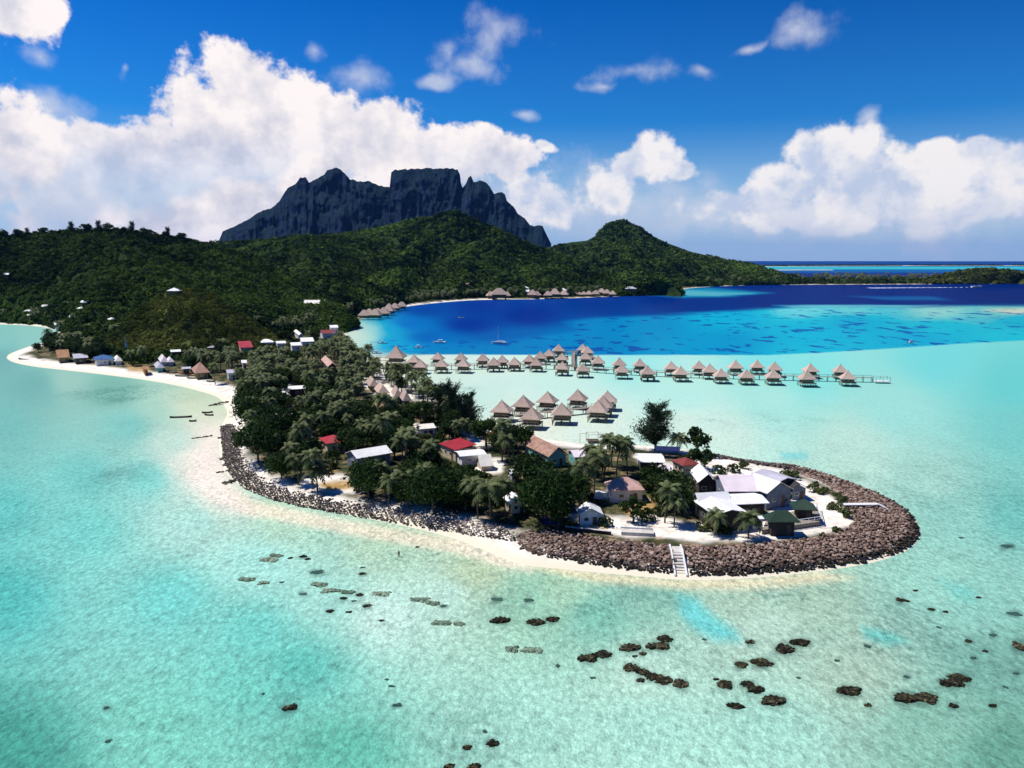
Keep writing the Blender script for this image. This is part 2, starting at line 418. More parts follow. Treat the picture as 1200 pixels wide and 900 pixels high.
# ================================================================== the lagoon: one sheet, its colour follows depth and bottom
COAST = [(-400,374),(-100,377),(0,380),(30,381),(58,384),(70,389),(66,395),(52,401),(25,409),(6,417),(12,424),(40,430),(80,434),(130,440),(170,445),(210,452),(240,460),
 (258,466),(262,474),(268,484),(262,494),(258,505),(256,522),(259,540),(266,556),(282,570),(306,580),(340,590),(400,602),(460,613),(520,627),(555,639),(585,653),(612,662),(640,665),(700,671),(760,676),
 (800,680),(860,679),(920,674),(980,667),(1035,657),(1068,643),(1080,628),(1074,608),(1055,592),(1030,580),(1000,568),(965,556),(930,546),(895,543),(860,538),(830,531),
 (800,526),(760,522),(725,521),(690,522),(660,517),(625,513),(600,507),(580,500),(562,494),(552,484),(538,474),(518,465),(498,455),(476,447),(458,441),(444,436),(440,428),(432,420),
 (420,412),(411,404),(406,396),(405,388),(412,380),(425,373),(440,367),(470,360),(500,356),(545,352),(580,351),(640,350.5),(720,347.5),(770,346),(797,343),
 (799,338.5),(830,336),(880,334),(1000,333.5),(1100,333),(1200,332.5),(1400,333),(1400,326),(1200,326.5),(1000,327),(925,325),(885,318),(-400,316)]
SEAWALL = [(606,629),(606,640),(614,649),(640,655),(700,664),(760,671),(793,673.5),(830,675.5),(870,674),(920,670.5),(980,664),(1032,654),(1066,641),(1079,627),(1073,608),(1054,591),(1029,579),(999,567),(964,555),(930,546.5),(900,543),
 (897,547),(925,553),(940,561),(957,566),(975,576),(988,588),(1000,600),(1002,612),(985,622),(950,630),(900,636),(850,638.5),(800,638.5),(760,636),(700,630),(660,623),(640,619)]
GRADE = 1.7
def wpoly(P, z=0): return np.array([gp(x, y, z)[:2] for x, y in P])
def smooth_poly(P, k=2):
    P = np.asarray(P, float)
    for _ in range(k):
        Q = np.roll(P, -1, 0); P = np.stack([P*.75+Q*.25, P*.25+Q*.75], 1).reshape(-1, 2)
    return P
CW = smooth_poly(wpoly(COAST), 2)
SWW = smooth_poly(np.vstack([wpoly(SEAWALL[:26], .3), wpoly(SEAWALL[26:], 2.3)]), 1)
SWR = SWW

CTRL = [((0,420),(120,178,178)),((0,400),(128,196,192)),((40,395),(135,198,192)),((60,405),(160,208,200)),((-200,500),(95,170,165)),((0,500),(120,190,184)),((0,600),(100,196,190)),((0,700),(88,194,188)),((0,880),(76,160,146)),((80,445),(150,198,186)),((40,450),(118,180,176)),((130,455),(128,186,172)),((150,500),(125,200,192)),((100,560),(112,200,194)),
 ((100,620),(112,206,198)),((170,560),(125,212,204)),((200,700),(112,210,202)),((200,850),(118,205,188)),((300,800),(110,205,190)),((400,880),(104,190,170)),((350,780),(98,198,186)),((300,740),(110,208,198)),((450,720),(196,236,224)),((380,700),(160,220,206)),((300,660),(166,230,219)),((230,610),(170,226,214)),((200,520),(190,224,210)),((190,475),(165,210,190)),((230,470),(190,212,180)),((220,540),(228,232,218)),
 ((245,500),(232,228,214)),((240,550),(240,234,222)),((255,590),(210,230,212)),((330,610),(180,222,196)),((450,640),(180,218,190)),((600,850),(164,222,206)),((520,700),(186,228,212)),((700,720),(128,196,176)),((620,700),(150,205,178)),((560,670),(190,215,180)),((660,690),(165,210,180)),((760,700),(140,196,176)),((870,700),(170,204,182)),((900,740),(180,216,198)),((950,700),(166,202,178)),((900,860),(162,220,204)),((760,860),(166,224,208)),((760,780),(184,226,208)),((1000,780),(172,206,186)),((1100,850),(138,192,174)),
 ((1180,880),(108,166,148)),((1180,780),(128,182,168)),((1150,700),(138,202,188)),((1100,680),(150,210,194)),((1190,600),(112,190,182)),((1120,600),(140,205,192)),((1100,560),(160,212,198)),((1000,545),(180,222,206)),((1000,520),(182,224,210)),((850,510),(205,236,222)),((800,500),(210,238,224)),((900,470),(165,228,218)),((1050,480),(150,220,212)),((1190,450),(95,202,202)),((1190,500),(110,200,196)),
 ((1100,420),(105,212,214)),((950,435),(125,222,220)),((800,460),(178,234,224)),((650,445),(196,236,226)),((550,440),(205,234,224)),((560,460),(196,232,222)),((620,500),(232,240,226)),((700,500),(218,238,226)),((740,420),(150,228,226)),((900,420),(120,222,224)),((600,422),(205,236,226)),((480,425),(215,228,212)),((450,428),(225,228,210)),((500,440),(205,232,220)),((420,400),(195,220,205))]
def idw(px, py, C, ys=1.0, p=3.0):
    n = np.zeros(px.shape+(3,)); w = np.zeros(px.shape)
    for (cx, cy), c in C:
        d = ((px-cx)**2+((py-cy)*ys)**2+60)**(-p/2)
        n += d[..., None]*np.asarray(c, float); w += d
    return n/w[..., None]
DEEP = [(433,411),(450,413.5),(470,415),(520,415.5),(560,415.5),(700,416),(800,415.8),(900,416.2),(960,413.5),(1040,408.5),(1120,403),(1200,399),(1300,394),(1600,385),(1600,300),(395,300),(405,360),(418,372),(430,380),(440,390),(436,402)]
DC = [((440,385),(90,190,205)),((430,398),(110,205,205)),((455,385),(20,160,210)),((455,400),(15,160,212)),((470,410),(20,165,215)),((480,380),(0,110,195)),((500,395),(0,100,185)),((520,410),(0,125,195)),((500,362),(5,70,160)),((550,380),(4,52,150)),((620,370),(6,46,142)),((600,395),(0,95,175)),((620,410),(0,125,190)),
 ((560,360),(6,55,150)),((700,355),(0,52,140)),((800,350),(0,42,126)),((900,346),(0,38,120)),((1050,342),(0,34,116)),((1190,345),(0,32,108)),((660,395),(2,110,182)),((700,412),(8,135,196))]
CY = [(380,420),(400,412),(440,413),(500,410),(560,404),(620,397),(680,388),(668,378),(700,373),(760,369.5),(810,367),(860,363.5),(910,360.5),(960,359),(1080,358.5),(1200,358),(1600,356),(1600,425)]
CC = [((700,380),(0,130,192)),((760,380),(0,140,195)),((700,405),(6,130,190)),((850,372),(12,172,210)),((850,400),(10,150,200)),((950,390),(16,176,212)),((950,412),(30,178,210)),((1000,362),(90,198,205)),((940,361),(90,205,215)),((1100,364),(130,200,195)),((1180,365),(120,190,185)),((1190,375),(40,172,200)),((1000,378),(18,165,205)),((1100,385),(36,180,206)),((1190,395),(50,185,208)),((600,408),(4,125,190)),((1080,395),(25,165,205)),((800,412),(10,150,200))]
CORAL = [(314,656,12,4,1),(323,651,9,3,1),(290,679,11,3.5,1),(309,683,7,3,1),(340,654,4,1.5,0),(355,652,5,2,0),(361,655,4,2,0),(371,670,9,3.5,2),(330,682,4,1.5,2),(355,696,5,2,2),(375,685,11,4,1),(388,692,12,4,1),(407,694,9,3.5,1),(402,701,5,2,0),(422,697,5,2.5,0),(415,704,4,1.5,2),(430,710,6,2.5,0),(409,717,4,2,0),(387,716,5,2.5,0),(425,665,4,1.5,2),(425,672,5,2,0),
 (447,696,11,4,1),(492,703,12,4,1),(508,707,9,3.5,1),(520,710,5,2,2),(447,727,4,1.5,0),(518,730,12,4,1),(537,731,7,4,1),(587,727,13,5,0),(627,729,12,5,0),(647,726,9,4.5,0),(600,761,8,5.5,1),(624,762,13,5,1),(340,829,9,5,0),(453,796,4,1.5,2),(459,804,5,1.5,2),(465,826,6,3,2),(308,813,3,2,2),(547,876,6,4,0),(577,871,8,5,0),(568,857,4,3,2),(527,898,7,4,0),(555,899,9,5,0),(582,702,8,3,2),(620,703,7,3,2),
 (689,771,12,7,0),(708,767,11,6,0),(739,759,14,6,0),(771,757,15,6,0),(780,749,10,5.5,0),(744,769,4,2,0),(753,766,5,3,0),(740,782,11,6,0),(752,787,9,5,0),(763,793,9,6,0),(777,797,11,7,0),(751,797,6,3,0),(798,801,10,7.5,0),(850,802,10,6.5,0),(839,796,4,2,0),(875,802,9,5,0),(885,808,11,6,0),(907,821,16,8,0),(861,827,11,4.5,0),(868,779,8,5.5,0),(894,777,14,6,0),(920,760,13,7,0),(938,753,13,5,0),(879,752,6,3.5,0),(825,749,4,2,2),(695,794,4,2,2),(654,780,4,3,2),
 (994,810,16,7,0),(1062,818,15,8,0),(1086,818,14,8,0),(1115,800,15,7,0),(1126,795,13,6,0),(1017,826,5,3,0),(1117,827,6,3.5,0),(1163,827,6,2.5,0),(1195,757,9,7,0),(1188,719,9,3.5,2),(1135,751,5,2.5,0),(1141,771,5,2,2),(1164,744,5,2.5,2),(1055,703,6,3,0),(1063,704,4,2,0),(1091,714,5,2,0),(1108,717,4,2,0),(1100,735,4,2,2),(1017,757,5,3,2),(1181,640,9,3,2),(1073,692,4,1.5,0),(1147,700,4,1.5,0),
 (1191,789,5,2,2),(1178,805,4,2.5,2),(1062,793,5,2.5,2),(936,794,3,2,2),(981,774,4,2,2),(1154,763,4,2,0),(1127,630,4,1.5,2),(127,868,4,3,2),(125,829,5,2.5,2),(489,641,3,1.5,0)]
def water_colour(x, y):
    px, py = proj(np.stack([x, y, np.zeros_like(x)], -1))
    qy = np.where(py < 430, py*3, 1290+(py-430)*1.0)     # finer near the far shore
    q = lambda P: [(a, b*3 if b < 430 else 1290+(b-430)) for a, b in P]
    c = idw(px, py, CTRL, 1.35)
    jx = (fbm(x/60, y/60, 4, 5)-.5)*2; jy = (fbm(x/60+9, y/60, 4, 6)-.5)*2
    def lay(c, P, col, s, off=0, jit=0, a=1.0):
        d = sdist(px+jx*jit, qy+jy*jit, q(P))+off
        m = sstep(-s, s, d)*a
        return c*(1-m[..., None])+np.asarray(col, float)*m[..., None]
    # pale sand aprons round the point and channel pools
    c = lay(c, [(590,640),(640,662),(700,671),(790,679),(880,679),(960,672),(1000,680),(900,692),(800,692),(700,684),(620,668),(585,655)], (240,230,192), 6, 0, 5, .92)
    c = lay(c, [(258,560),(300,585),(380,602),(470,618),(540,632),(600,645),(600,668),(540,652),(450,632),(360,615),(290,602),(250,580)], (248,238,214), 6, 0, 5, .9)
    c = lay(c, [(560,625),(612,652),(625,672),(600,668),(560,655),(520,640)], (250,240,220), 7, 0, 4, .9)
    c = lay(c, [(264,498),(244,508),(226,530),(222,558),(238,580),(264,592),(300,600),(280,575),(266,556),(259,540),(258,512)], (252,240,230), 14, 0, 8, .95)
    c = lay(c, [(190,466),(262,472),(275,484),(262,500),(235,500),(205,485)], (214,226,200), 14, 0, 8, .7)
    c = lay(c, [(795,700),(815,703),(835,722),(862,740),(868,752),(840,752),(812,738),(798,722)], (105,215,216), 9, 0, 5, .9)
    c = lay(c, [(1010,735),(1040,740),(1068,752),(1040,757),(1015,748)], (95,210,205), 6, 0, 5, .7)
    c = lay(c, [(1100,680),(1140,690),(1145,705),(1120,702)], (110,215,205), 8, 0, 5, .6)
    c = lay(c, [(915,530),(945,530),(945,536),(920,536)], (95,205,215), 5, 0, 4, .7)
    c = lay(c, [(985,553),(1010,555),(1015,561),(995,562)], (120,165,150), 5, 0, 3, .5)
    c = lay(c, [(1100,520),(1260,470),(1260,620),(1150,600)], (120,200,192), 40, 0, 10, .35)
    dc = idw(px, py, DC, 3.0)
    left = sstep(425, 520, px)
    sft = 26*(1-left)+1.6
    d = sdist(px+jx*2, qy+jy*.6, q(DEEP))
    m = sstep(-1, 1, d/sft)
    cc = idw(px, py, CC, 3.0)
    dcy = sdist(px+jx*12, qy+jy*5, q(CY)); mc = sstep(-1, 1, dcy/(9+10*sstep(700, 500, px)))
    deep = dc*(1-mc[..., None])+cc*mc[..., None]
    for P, col, s, a in (([(796,337),(830,337),(905,343),(860,347.5),(798,349),(760,346)], (60,170,195), 7, .75), ([(800,340),(880,344),(840,347),(800,346)], (110,200,205), 5, .6),
                         ([(990,347),(1090,347.5),(1120,352),(1040,351.5)], (20,110,170), 5, .7), ([(905,357.5),(1010,356.8),(1100,357.6),(1060,359.6),(930,360.4)], (120,214,216), 4, .7),
                         ([(1150,363),(1200,361),(1300,361),(1300,368),(1190,368)], (215,205,180), 5, .7)):
        dd = sdist(px+jx*8, qy+jy*2, q(P)); mm = (sstep(-s, s, dd)*a)[..., None]
        deep = deep*(1-mm)+np.asarray(col, float)*mm
    c = c*(1-m[..., None])+deep*m[..., None]
    # beyond the isthmus
    far = sstep(327, 325, py)[..., None]
    fc = np.zeros_like(c); fc[:] = (6, 46, 135)
    f2 = (sstep(320.5, 318.5, py+jy*.6)*sstep(311.5, 312.5, py))[..., None]; fc = fc*(1-f2)+np.array((14, 96, 165))*f2
    f3 = (sstep(316.5, 315, py)*sstep(312, 312.6, py)*sstep(830, 900, px))[..., None]; fc = fc*(1-f3)+np.array((60, 185, 205))*f3
    f4 = sstep(312, 311, py)[..., None]; fc = fc*(1-f4)+np.array((12, 62, 140))*f4
    f5 = sstep(307.5, 306, py)[..., None]; fc = fc*(1-f5)+np.array((18, 66, 138))*f5
    c = c*(1-far)+fc*far
    c[..., 0] = np.where(c[..., 0] < 60, c[..., 0]*.55, c[..., 0])
    patch = m*mc*sstep(357, 366, py)+m*(1-mc)*sstep(392, 405, py)*.8
    patch = np.clip(patch, 0, 1)*sstep(417, 413, py)
    grass = np.zeros_like(px); reef = np.zeros_like(px)
    for (cx, cy, rx, ry, a) in [(1060,740,150,60,.6),(920,700,110,26,.8),(730,705,120,22,.7),(840,760,200,40,.35),(600,700,120,40,.4),(420,628,120,14,.7),(150,462,90,14,.8),(130,545,60,40,.5),(370,800,170,50,.45),(560,860,150,60,.5),(1110,570,110,40,.5),(880,495,90,14,.35),(1150,800,100,90,.4),(500,650,140,16,.6),(170,500,60,16,.3),(560,455,40,3,.4),(880,492,120,5,.5)]:
        grass = np.maximum(grass, a*sstep(1.25, .2, np.sqrt(((px-cx)/rx)**2+((py-cy)/ry)**2)))
    for cx, cy, rx, ry, ty in CORAL:
        if ty == 1 or rx < 5: continue
        reef = np.maximum(reef, sstep(1.55, .75, np.sqrt(((px-cx)/rx)**2+((py-cy-.8)/(ry*1.1))**2)+jx*.5))
    rip = sstep(430, 620, py)*.8+.12*sstep(380, 430, py)
    return c, patch, grass, rip, reef
def polar_grid(rs, angs):
    A, Rr = np.meshgrid(angs, rs)
    return Rr*np.sin(A), Rr*np.cos(A)
rs = np.r_[np.geomspace(30, 300, 210)[:-1], np.geomspace(300, 2500, 250)[:-1], np.geomspace(2500, 30000, 60)]
angs = np.r_[np.radians(np.arange(-180, -42, 6)), np.radians(np.arange(-42, 42.01, .13)), np.radians(np.arange(48, 181, 6))]
wx, wy = polar_grid(rs, angs)
wc, wpatch, wgrass, wrip, wreef = water_colour(wx, np.maximum(wy, 5.0))
def grid_faces(nr, na, keep=None):
    i, j = np.meshgrid(np.arange(nr-1), np.arange(na-1), indexing='ij')
    f = np.stack([i*na+j, (i+1)*na+j, (i+1)*na+j+1, i*na+j+1], -1).reshape(-1, 4)[:, ::-1]
    if keep is not None: f = f[keep.ravel()[f].any(1)]
    return f
def compact(V, F, *arrs):
    u, inv = np.unique(F, return_inverse=True)
    return V[u], inv.reshape(F.shape), [a[u] for a in arrs]
def colour_attr(o, name, c):
    a = o.data.attributes.new(name, 'FLOAT_COLOR', 'POINT')
    c4 = np.ones((len(c), 4), np.float32); c4[:, :c.shape[1]] = c
    a.data.foreach_set('color', c4.ravel())
b = MB(); V = np.stack([wx, wy, np.zeros_like(wx)], -1).reshape(-1, 3)
b.add(V, grid_faces(*wx.shape)); ring = np.arange(wx.shape[1])
b.add(np.vstack([[[0, 0, 0]], V[ring]]), [[0, k+2, k+1] for k in range(len(ring)-1)])
m, nt, pb = M_new('lagoon_water')
wob = b.build('water', m, kind='structure', label='clear turquoise lagoon water deepening to navy blue', smooth=True)
wc = wc+(255-wc)*.08*sstep(185, 205, wc[..., 1:2])
albedo = np.clip(lin(wc)/WK, 0, .95).reshape(-1, 3)
albedo = np.vstack([albedo, albedo[:1], albedo[ring]])
cat = lambda a: np.r_[a.ravel(), a.ravel()[:1], a.ravel()[ring]]
colour_attr(wob, 'depthcol', albedo)
colour_attr(wob, 'bottom', np.stack([cat(wpatch), cat(wgrass), cat(wrip)], 1))
colour_attr(wob, 'reef', cat(wreef)[:, None]*np.ones((1, 3)))
dc_ = attr(nt, 'depthcol', 'Color'); bt = N(nt, 'ShaderNodeSeparateColor'); nt.links.new(attr(nt, 'bottom', 'Color'), bt.inputs[0])
g = N(nt, 'ShaderNodeNewGeometry').outputs['Position']
mp = N(nt, 'ShaderNodeMapping'); mp.inputs['Scale'].default_value = (1, .55, 1); mp.inputs['Rotation'].default_value = (0, 0, .35); nt.links.new(g, mp.inputs['Vector'])
# coral gardens on the deep shelf
pn = noise(nt, .062, 3, .6, mp.outputs[0]); pn2 = noise(nt, .011, 2, .5, g)
pm = N(nt, 'ShaderNodeMapRange', interpolation_type='SMOOTHSTEP'); nt.links.new(math_(nt, 'ADD', pn, math_(nt, 'MULTIPLY', math_(nt, 'SUBTRACT', pn2, .5), .3)), pm.inputs[0])
pm.inputs[1].default_value = .565; pm.inputs[2].default_value = .625
pf = math_(nt, 'MULTIPLY', math_(nt, 'MULTIPLY', pm.outputs[0], bt.outputs[0]), .82)
c1 = mixc(nt, pf, dc_, (.002, .045, .24))
# seagrass and rubble streaks
gn = noise(nt, .75, 7, .74, mp.outputs[0]); gl = noise(nt, .06, 3, .6, mp.outputs[0])
gmr = N(nt, 'ShaderNodeMapRange'); nt.links.new(math_(nt, 'ADD', gn, math_(nt, 'MULTIPLY', math_(nt, 'SUBTRACT', gl, .5), .7)), gmr.inputs[0])
gmr.inputs[1].default_value = .47; gmr.inputs[2].default_value = .64
gf = math_(nt, 'MULTIPLY', gmr.outputs[0], math_(nt, 'MULTIPLY', bt.outputs[1], .9))
c2 = mixc(nt, gf, c1, (.055, .17, .135))
c2 = mixc(nt, math_(nt, 'MULTIPLY', attr(nt, 'reef'), .72), c2, (.050, .115, .085))
# dappled light net and ripple glints, painted into the water colour
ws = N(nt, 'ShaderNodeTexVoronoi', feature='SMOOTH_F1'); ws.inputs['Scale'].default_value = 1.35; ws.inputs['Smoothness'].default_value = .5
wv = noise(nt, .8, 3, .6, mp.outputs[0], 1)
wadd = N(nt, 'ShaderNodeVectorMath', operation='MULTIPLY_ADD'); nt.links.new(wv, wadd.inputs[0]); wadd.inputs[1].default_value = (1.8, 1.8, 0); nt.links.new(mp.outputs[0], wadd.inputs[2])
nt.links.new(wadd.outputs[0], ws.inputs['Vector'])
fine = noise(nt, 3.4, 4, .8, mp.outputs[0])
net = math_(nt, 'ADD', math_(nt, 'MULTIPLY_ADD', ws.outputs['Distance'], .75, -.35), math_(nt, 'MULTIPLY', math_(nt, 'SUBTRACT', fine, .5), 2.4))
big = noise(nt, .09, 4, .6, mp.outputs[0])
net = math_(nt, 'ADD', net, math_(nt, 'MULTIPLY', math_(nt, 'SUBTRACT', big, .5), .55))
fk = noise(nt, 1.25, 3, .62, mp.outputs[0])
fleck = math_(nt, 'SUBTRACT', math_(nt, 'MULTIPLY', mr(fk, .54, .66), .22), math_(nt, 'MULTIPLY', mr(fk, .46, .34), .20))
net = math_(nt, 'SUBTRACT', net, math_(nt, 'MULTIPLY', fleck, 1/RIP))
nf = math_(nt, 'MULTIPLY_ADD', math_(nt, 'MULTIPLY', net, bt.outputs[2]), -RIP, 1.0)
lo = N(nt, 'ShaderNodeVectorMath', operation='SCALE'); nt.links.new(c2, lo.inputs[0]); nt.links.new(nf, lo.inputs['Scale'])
# darker troughs lean green
c3 = lo.outputs[0]
df = N(nt, 'ShaderNodeBsdfDiffuse'); nt.links.new(c3, df.inputs['Color'])
gs = N(nt, 'ShaderNodeBsdfGlossy'); gs.inputs['Roughness'].default_value = .22; gs.inputs['Color'].default_value = (.8, .9, 1, 1)
bm = N(nt, 'ShaderNodeBump'); bm.inputs['Strength'].default_value = .35; bm.inputs['Distance'].default_value = .25
nt.links.new(noise(nt, .9, 5, .65, mp.outputs[0]), bm.inputs['Height']); nt.links.new(bm.outputs[0], gs.inputs['Normal'])
fr = N(nt, 'ShaderNodeFresnel'); fr.inputs['IOR'].default_value = 1.33
ff = math_(nt, 'MINIMUM', math_(nt, 'MULTIPLY', fr.outputs[0], .5), .045)
mx = N(nt, 'ShaderNodeMixShader'); nt.links.new(ff, mx.inputs[0]); nt.links.new(df.outputs[0], mx.inputs[1]); nt.links.new(gs.outputs[0], mx.inputs[2])
nt.links.new(mx.outputs[0], nt.nodes['Material Output'].inputs[0])

# ================================================================== flat land and beaches
def ground_z(x, y):
    d = sdist(x, y, CW)
    return zprofile(d, x, y), d
def zprofile(d, x, y):
    z = np.where(d > 0, GRADE*(1-np.exp(-d/7.0)), d*.12)
    z = z+np.where(d > 10, (fbm(x/15, y/15, 3, 3)-.5)*.5*np.clip((d-10)/20, 0, 1), 0)
    return np.maximum(z, -2.0)
grs = np.r_[np.geomspace(135, 520, 330)[:-1], np.geomspace(520, 5200, 200)]
gas = np.radians(np.arange(-40, 41, .125))
gx, gy = polar_grid(grs, gas)
gz, gd = ground_z(gx, gy)
keep = gd > -4
V = np.stack([gx, gy, gz], -1).reshape(-1, 3)
F = grid_faces(*gx.shape, keep=keep)
V, F, (gdf,) = compact(V, F, gd.ravel())
px, py = proj(V)
SANDP = [[(690,622),(800,634),(900,632),(950,626),(1003,612),(985,590),(960,572),(935,562),(900,545),(820,534),(790,545),(830,560),(905,598),(880,618),(800,612),(760,604),(700,606)],
 [(300,560),(330,560),(322,580),(300,572)],[(355,560),(400,556),(430,575),(390,580),(350,575)],[(538,506),(568,504),(592,520),(560,522)],[(556,540),(590,540),(586,552),(560,552)],[(410,440),(440,446),(480,460),(500,470),(470,466),(430,456)],[(320,450),(345,452),(330,462),(290,450)],[(480,498),(512,500),(505,508),(485,506)],[(745,535),(800,545),(810,555),(760,548)],
 [(668,604),(740,606),(745,625),(690,622)],[(800,520),(850,530),(900,540),(850,548),(810,538)]]
sand = sstep(13, 6, gdf+(fbm(V[:, 0]/9, V[:, 1]/9, 3, 8)-.5)*9)*(py > 350)
sand = np.maximum(sand, sstep(17, 10, gdf)*((px < 300) & (py > 420) & (py < 470)))
for P in SANDP:
    sand = np.maximum(sand, sstep(-5, 3, sdist(px, py, P)+(fbm(V[:, 0]/5, V[:, 1]/5, 3, 9)-.5)*8))
yard = np.zeros(len(V))
for P in [[(733,583),(766,582),(768,600),(736,604),(728,594)], [(366,545),(392,544),(395,552),(370,556)], [(370,566),(410,562),(425,572),(385,576)], [(610,528),(628,530),(625,540),(612,538)], [(560,508),(590,510),(590,520),(568,518)], [(690,610),(712,611),(710,620),(690,618)], [(150,428),(175,430),(175,437),(150,435)]]:
    yard = np.maximum(yard, sstep(-4, 4, sdist(px, py, P)))
b = MB().add(V, F)
m, nt, pb = M_new('island_ground')
gob = b.build('ground', m, kind='structure', label='flat sandy land of the point', smooth=True)
colour_attr(gob, 'cover', np.stack([sand, yard, sstep(.25, .9, V[:, 2])], 1))
cs = N(nt, 'ShaderNodeSeparateColor'); nt.links.new(attr(nt, 'cover', 'Color'), cs.inputs[0])
g = N(nt, 'ShaderNodeNewGeometry').outputs['Position']
scrub = ramp(nt, noise(nt, .22, 6, .7, g), [(.38, (.018, .028, .010)), (.52, (.06, .065, .025)), (.60, (.22, .15, .08)), (.72, (.45, .36, .26))])
sandc = ramp(nt, noise(nt, .35, 6, .7, g), [(.3, (.50, .42, .33)), (.5, (.80, .74, .64)), (.8, (.92, .87, .78))])
yardc = ramp(nt, noise(nt, .3, 5, .7, g), [(.35, (.26, .15, .045)), (.55, (.46, .30, .12)), (.7, (.66, .52, .34))])
c = mixc(nt, cs.outputs[0], scrub, sandc); c = mixc(nt, cs.outputs[1], c, yardc)
c = mixc(nt, cs.outputs[2], (.72, .66, .50), c)
nt.links.new(c, pb.inputs['Base Color']); pb.inputs['Roughness'].default_value = .95; pb.inputs['Specular IOR Level'].default_value = .1
bump(nt, pb, noise(nt, 1.2, 5, .7, g), .4, .15)

# ================================================================== hills
def hill_mat(name, c1, c2, c3, sc=.02, bd=3):
    m, nt, b = M_new(name)
    g = N(nt, 'ShaderNodeNewGeometry').outputs['Position']
    n = noise(nt, sc, 8, .68, g); n2_ = noise(nt, sc*6, 4, .7, g)
    f = math_(nt, 'MULTIPLY_ADD', n2_, .4, math_(nt, 'MULTIPLY', n, .6))
    nt.links.new(ramp(nt, f, [(.38, c1), (.5, c2), (.62, c3)]), b.inputs['Base Color'])
    bump(nt, b, n2_, .8, bd); b.inputs['Roughness'].default_value = .95; b.inputs['Specular IOR Level'].default_value = .05
    return m
M['hill'] = hill_mat('hill_forest_floor', (.008, .020, .006), (.016, .034, .009), (.035, .058, .014))
M['knoll'] = hill_mat('knoll_scrub', (.024, .036, .010), (.055, .072, .018), (.11, .115, .035), .03)
def mountain_mat():
    m, nt, b = M_new('mountain_basalt'); gg = N(nt, 'ShaderNodeNewGeometry'); g = gg.outputs['Position']
    sx = N(nt, 'ShaderNodeSeparateXYZ'); nt.links.new(gg.outputs['True Normal'], sx.inputs[0])
    n = noise(nt, .009, 7, .68, g); n2_ = noise(nt, .05, 5, .7, g)
    rock = ramp(nt, n, [(.35, (.003, .008, .028)), (.52, (.007, .016, .048)), (.68, (.024, .042, .098))])
    veg = ramp(nt, n2_, [(.35, (.002, .008, .018)), (.5, (.005, .017, .028)), (.65, (.018, .040, .040))])
    f = math_(nt, 'MULTIPLY_ADD', math_(nt, 'SUBTRACT', n2_, .5), .9, sx.outputs[2])
    f = math_(nt, 'MULTIPLY', math_(nt, 'SUBTRACT', f, .42), 4.0, clamp=True)
    nt.links.new(mixc(nt, f, rock, veg), b.inputs['Base Color']); bump(nt, b, n2_, .9, 14)
    b.inputs['Roughness'].default_value = .95; b.inputs['Specular IOR Level'].default_value = .05; return m
M['mountain'] = mountain_mat()
HILLS = {}
def hill(name, ridge, base, mat, label, nu=240, nv=70, amp=.10, back=1.7, seed=1, spur=90, conc=1.0, rough=.02, ridg=.32, crag=0):
    rd = interp_poly([(x, y, d) for x, y, d in ridge], nu)
    bd = interp_poly(base, nu)
    RP = np.array([rp(x, y, d) for x, y, d in rd])
    BP = np.array([gp(x, y, 0) for x, y in bd])
    v = np.r_[np.linspace(0, 1, nv), 1+np.linspace(.03, back-1, nv//2)]
    X = BP[:, None, 0]*(1-v)+RP[:, None, 0]*v; Y = BP[:, None, 1]*(1-v)+RP[:, None, 1]*v
    vf = np.where(v < 1, v, 1-(v-1)/(back-1))
    prof = np.where(v < 1, vf**conc*(1-.25*vf*(1-vf)), vf*vf*(3-2*vf))
    kz = max(3, nu//14); ker = np.hanning(2*kz+1); ker /= ker.sum()
    RZs = np.convolve(np.pad(RP[:, 2], kz, mode='edge'), ker, 'valid')
    wv_ = sstep(.55, .97, vf)
    Z = (RZs[:, None]*(1-wv_)+RP[:, None, 2]*wv_)*prof
    Lr = np.linalg.norm(np.diff(RP[:, :2], axis=0), axis=1).sum(); uu = np.linspace(0, Lr/spur, nu)[:, None]
    rdg = 1-2*np.abs(fbm(uu+.5*fbm(X/spur, Y/spur, 2, seed+31), v[None]*1.3+0*uu, 3, seed+30)-.5)*2
    Z = Z+(rdg-.72)*ridg*RZs[:, None]*np.sin(np.pi*np.clip(vf, 0, 1))**.8*np.where(v < 1, 1, .3)
    sp_ = (fbm(X/spur, Y/(spur*1.6), 5, seed)-.5)*2
    edge_ = np.minimum(1, (1-np.abs(vf))*5)*np.minimum(1, vf*5)
    Z = Z+sp_*amp*RP[:, None, 2]*edge_*np.where(v < 1, 1, .4)
    Z = Z+(fbm(X/18, Y/18, 3, seed+4)-.5)*RP[:, None, 2]*rough
    Z = np.where(vf < .02, np.minimum(Z, -1.0), Z)
    if crag:
        ax = np.linspace(0, Lr, nu)[:, None]; cr = (fbm(ax/90+Z/400, Z/70, 5, seed+50)-.5)+.6*(np.abs(fbm(ax/45, Z/160, 3, seed+60)-.5)*2-.3)
        kk = crag*np.minimum(1, (1.02-vf)*9)*np.minimum(1, vf*4)*cr; hd_ = RP[:, None, :2]/np.linalg.norm(RP[:, :2], axis=1)[:, None, None]
        X = X+hd_[..., 0]*kk; Y = Y+hd_[..., 1]*kk
    Vv = np.stack([X, Y, Z], -1).reshape(-1, 3)
    o = MB().add(Vv, grid_faces(nu, len(v))[:, ::-1]).build(name, mat, kind='structure', label=label, smooth=True)
    HILLS[name] = (X, Y, Z, v)
    return o
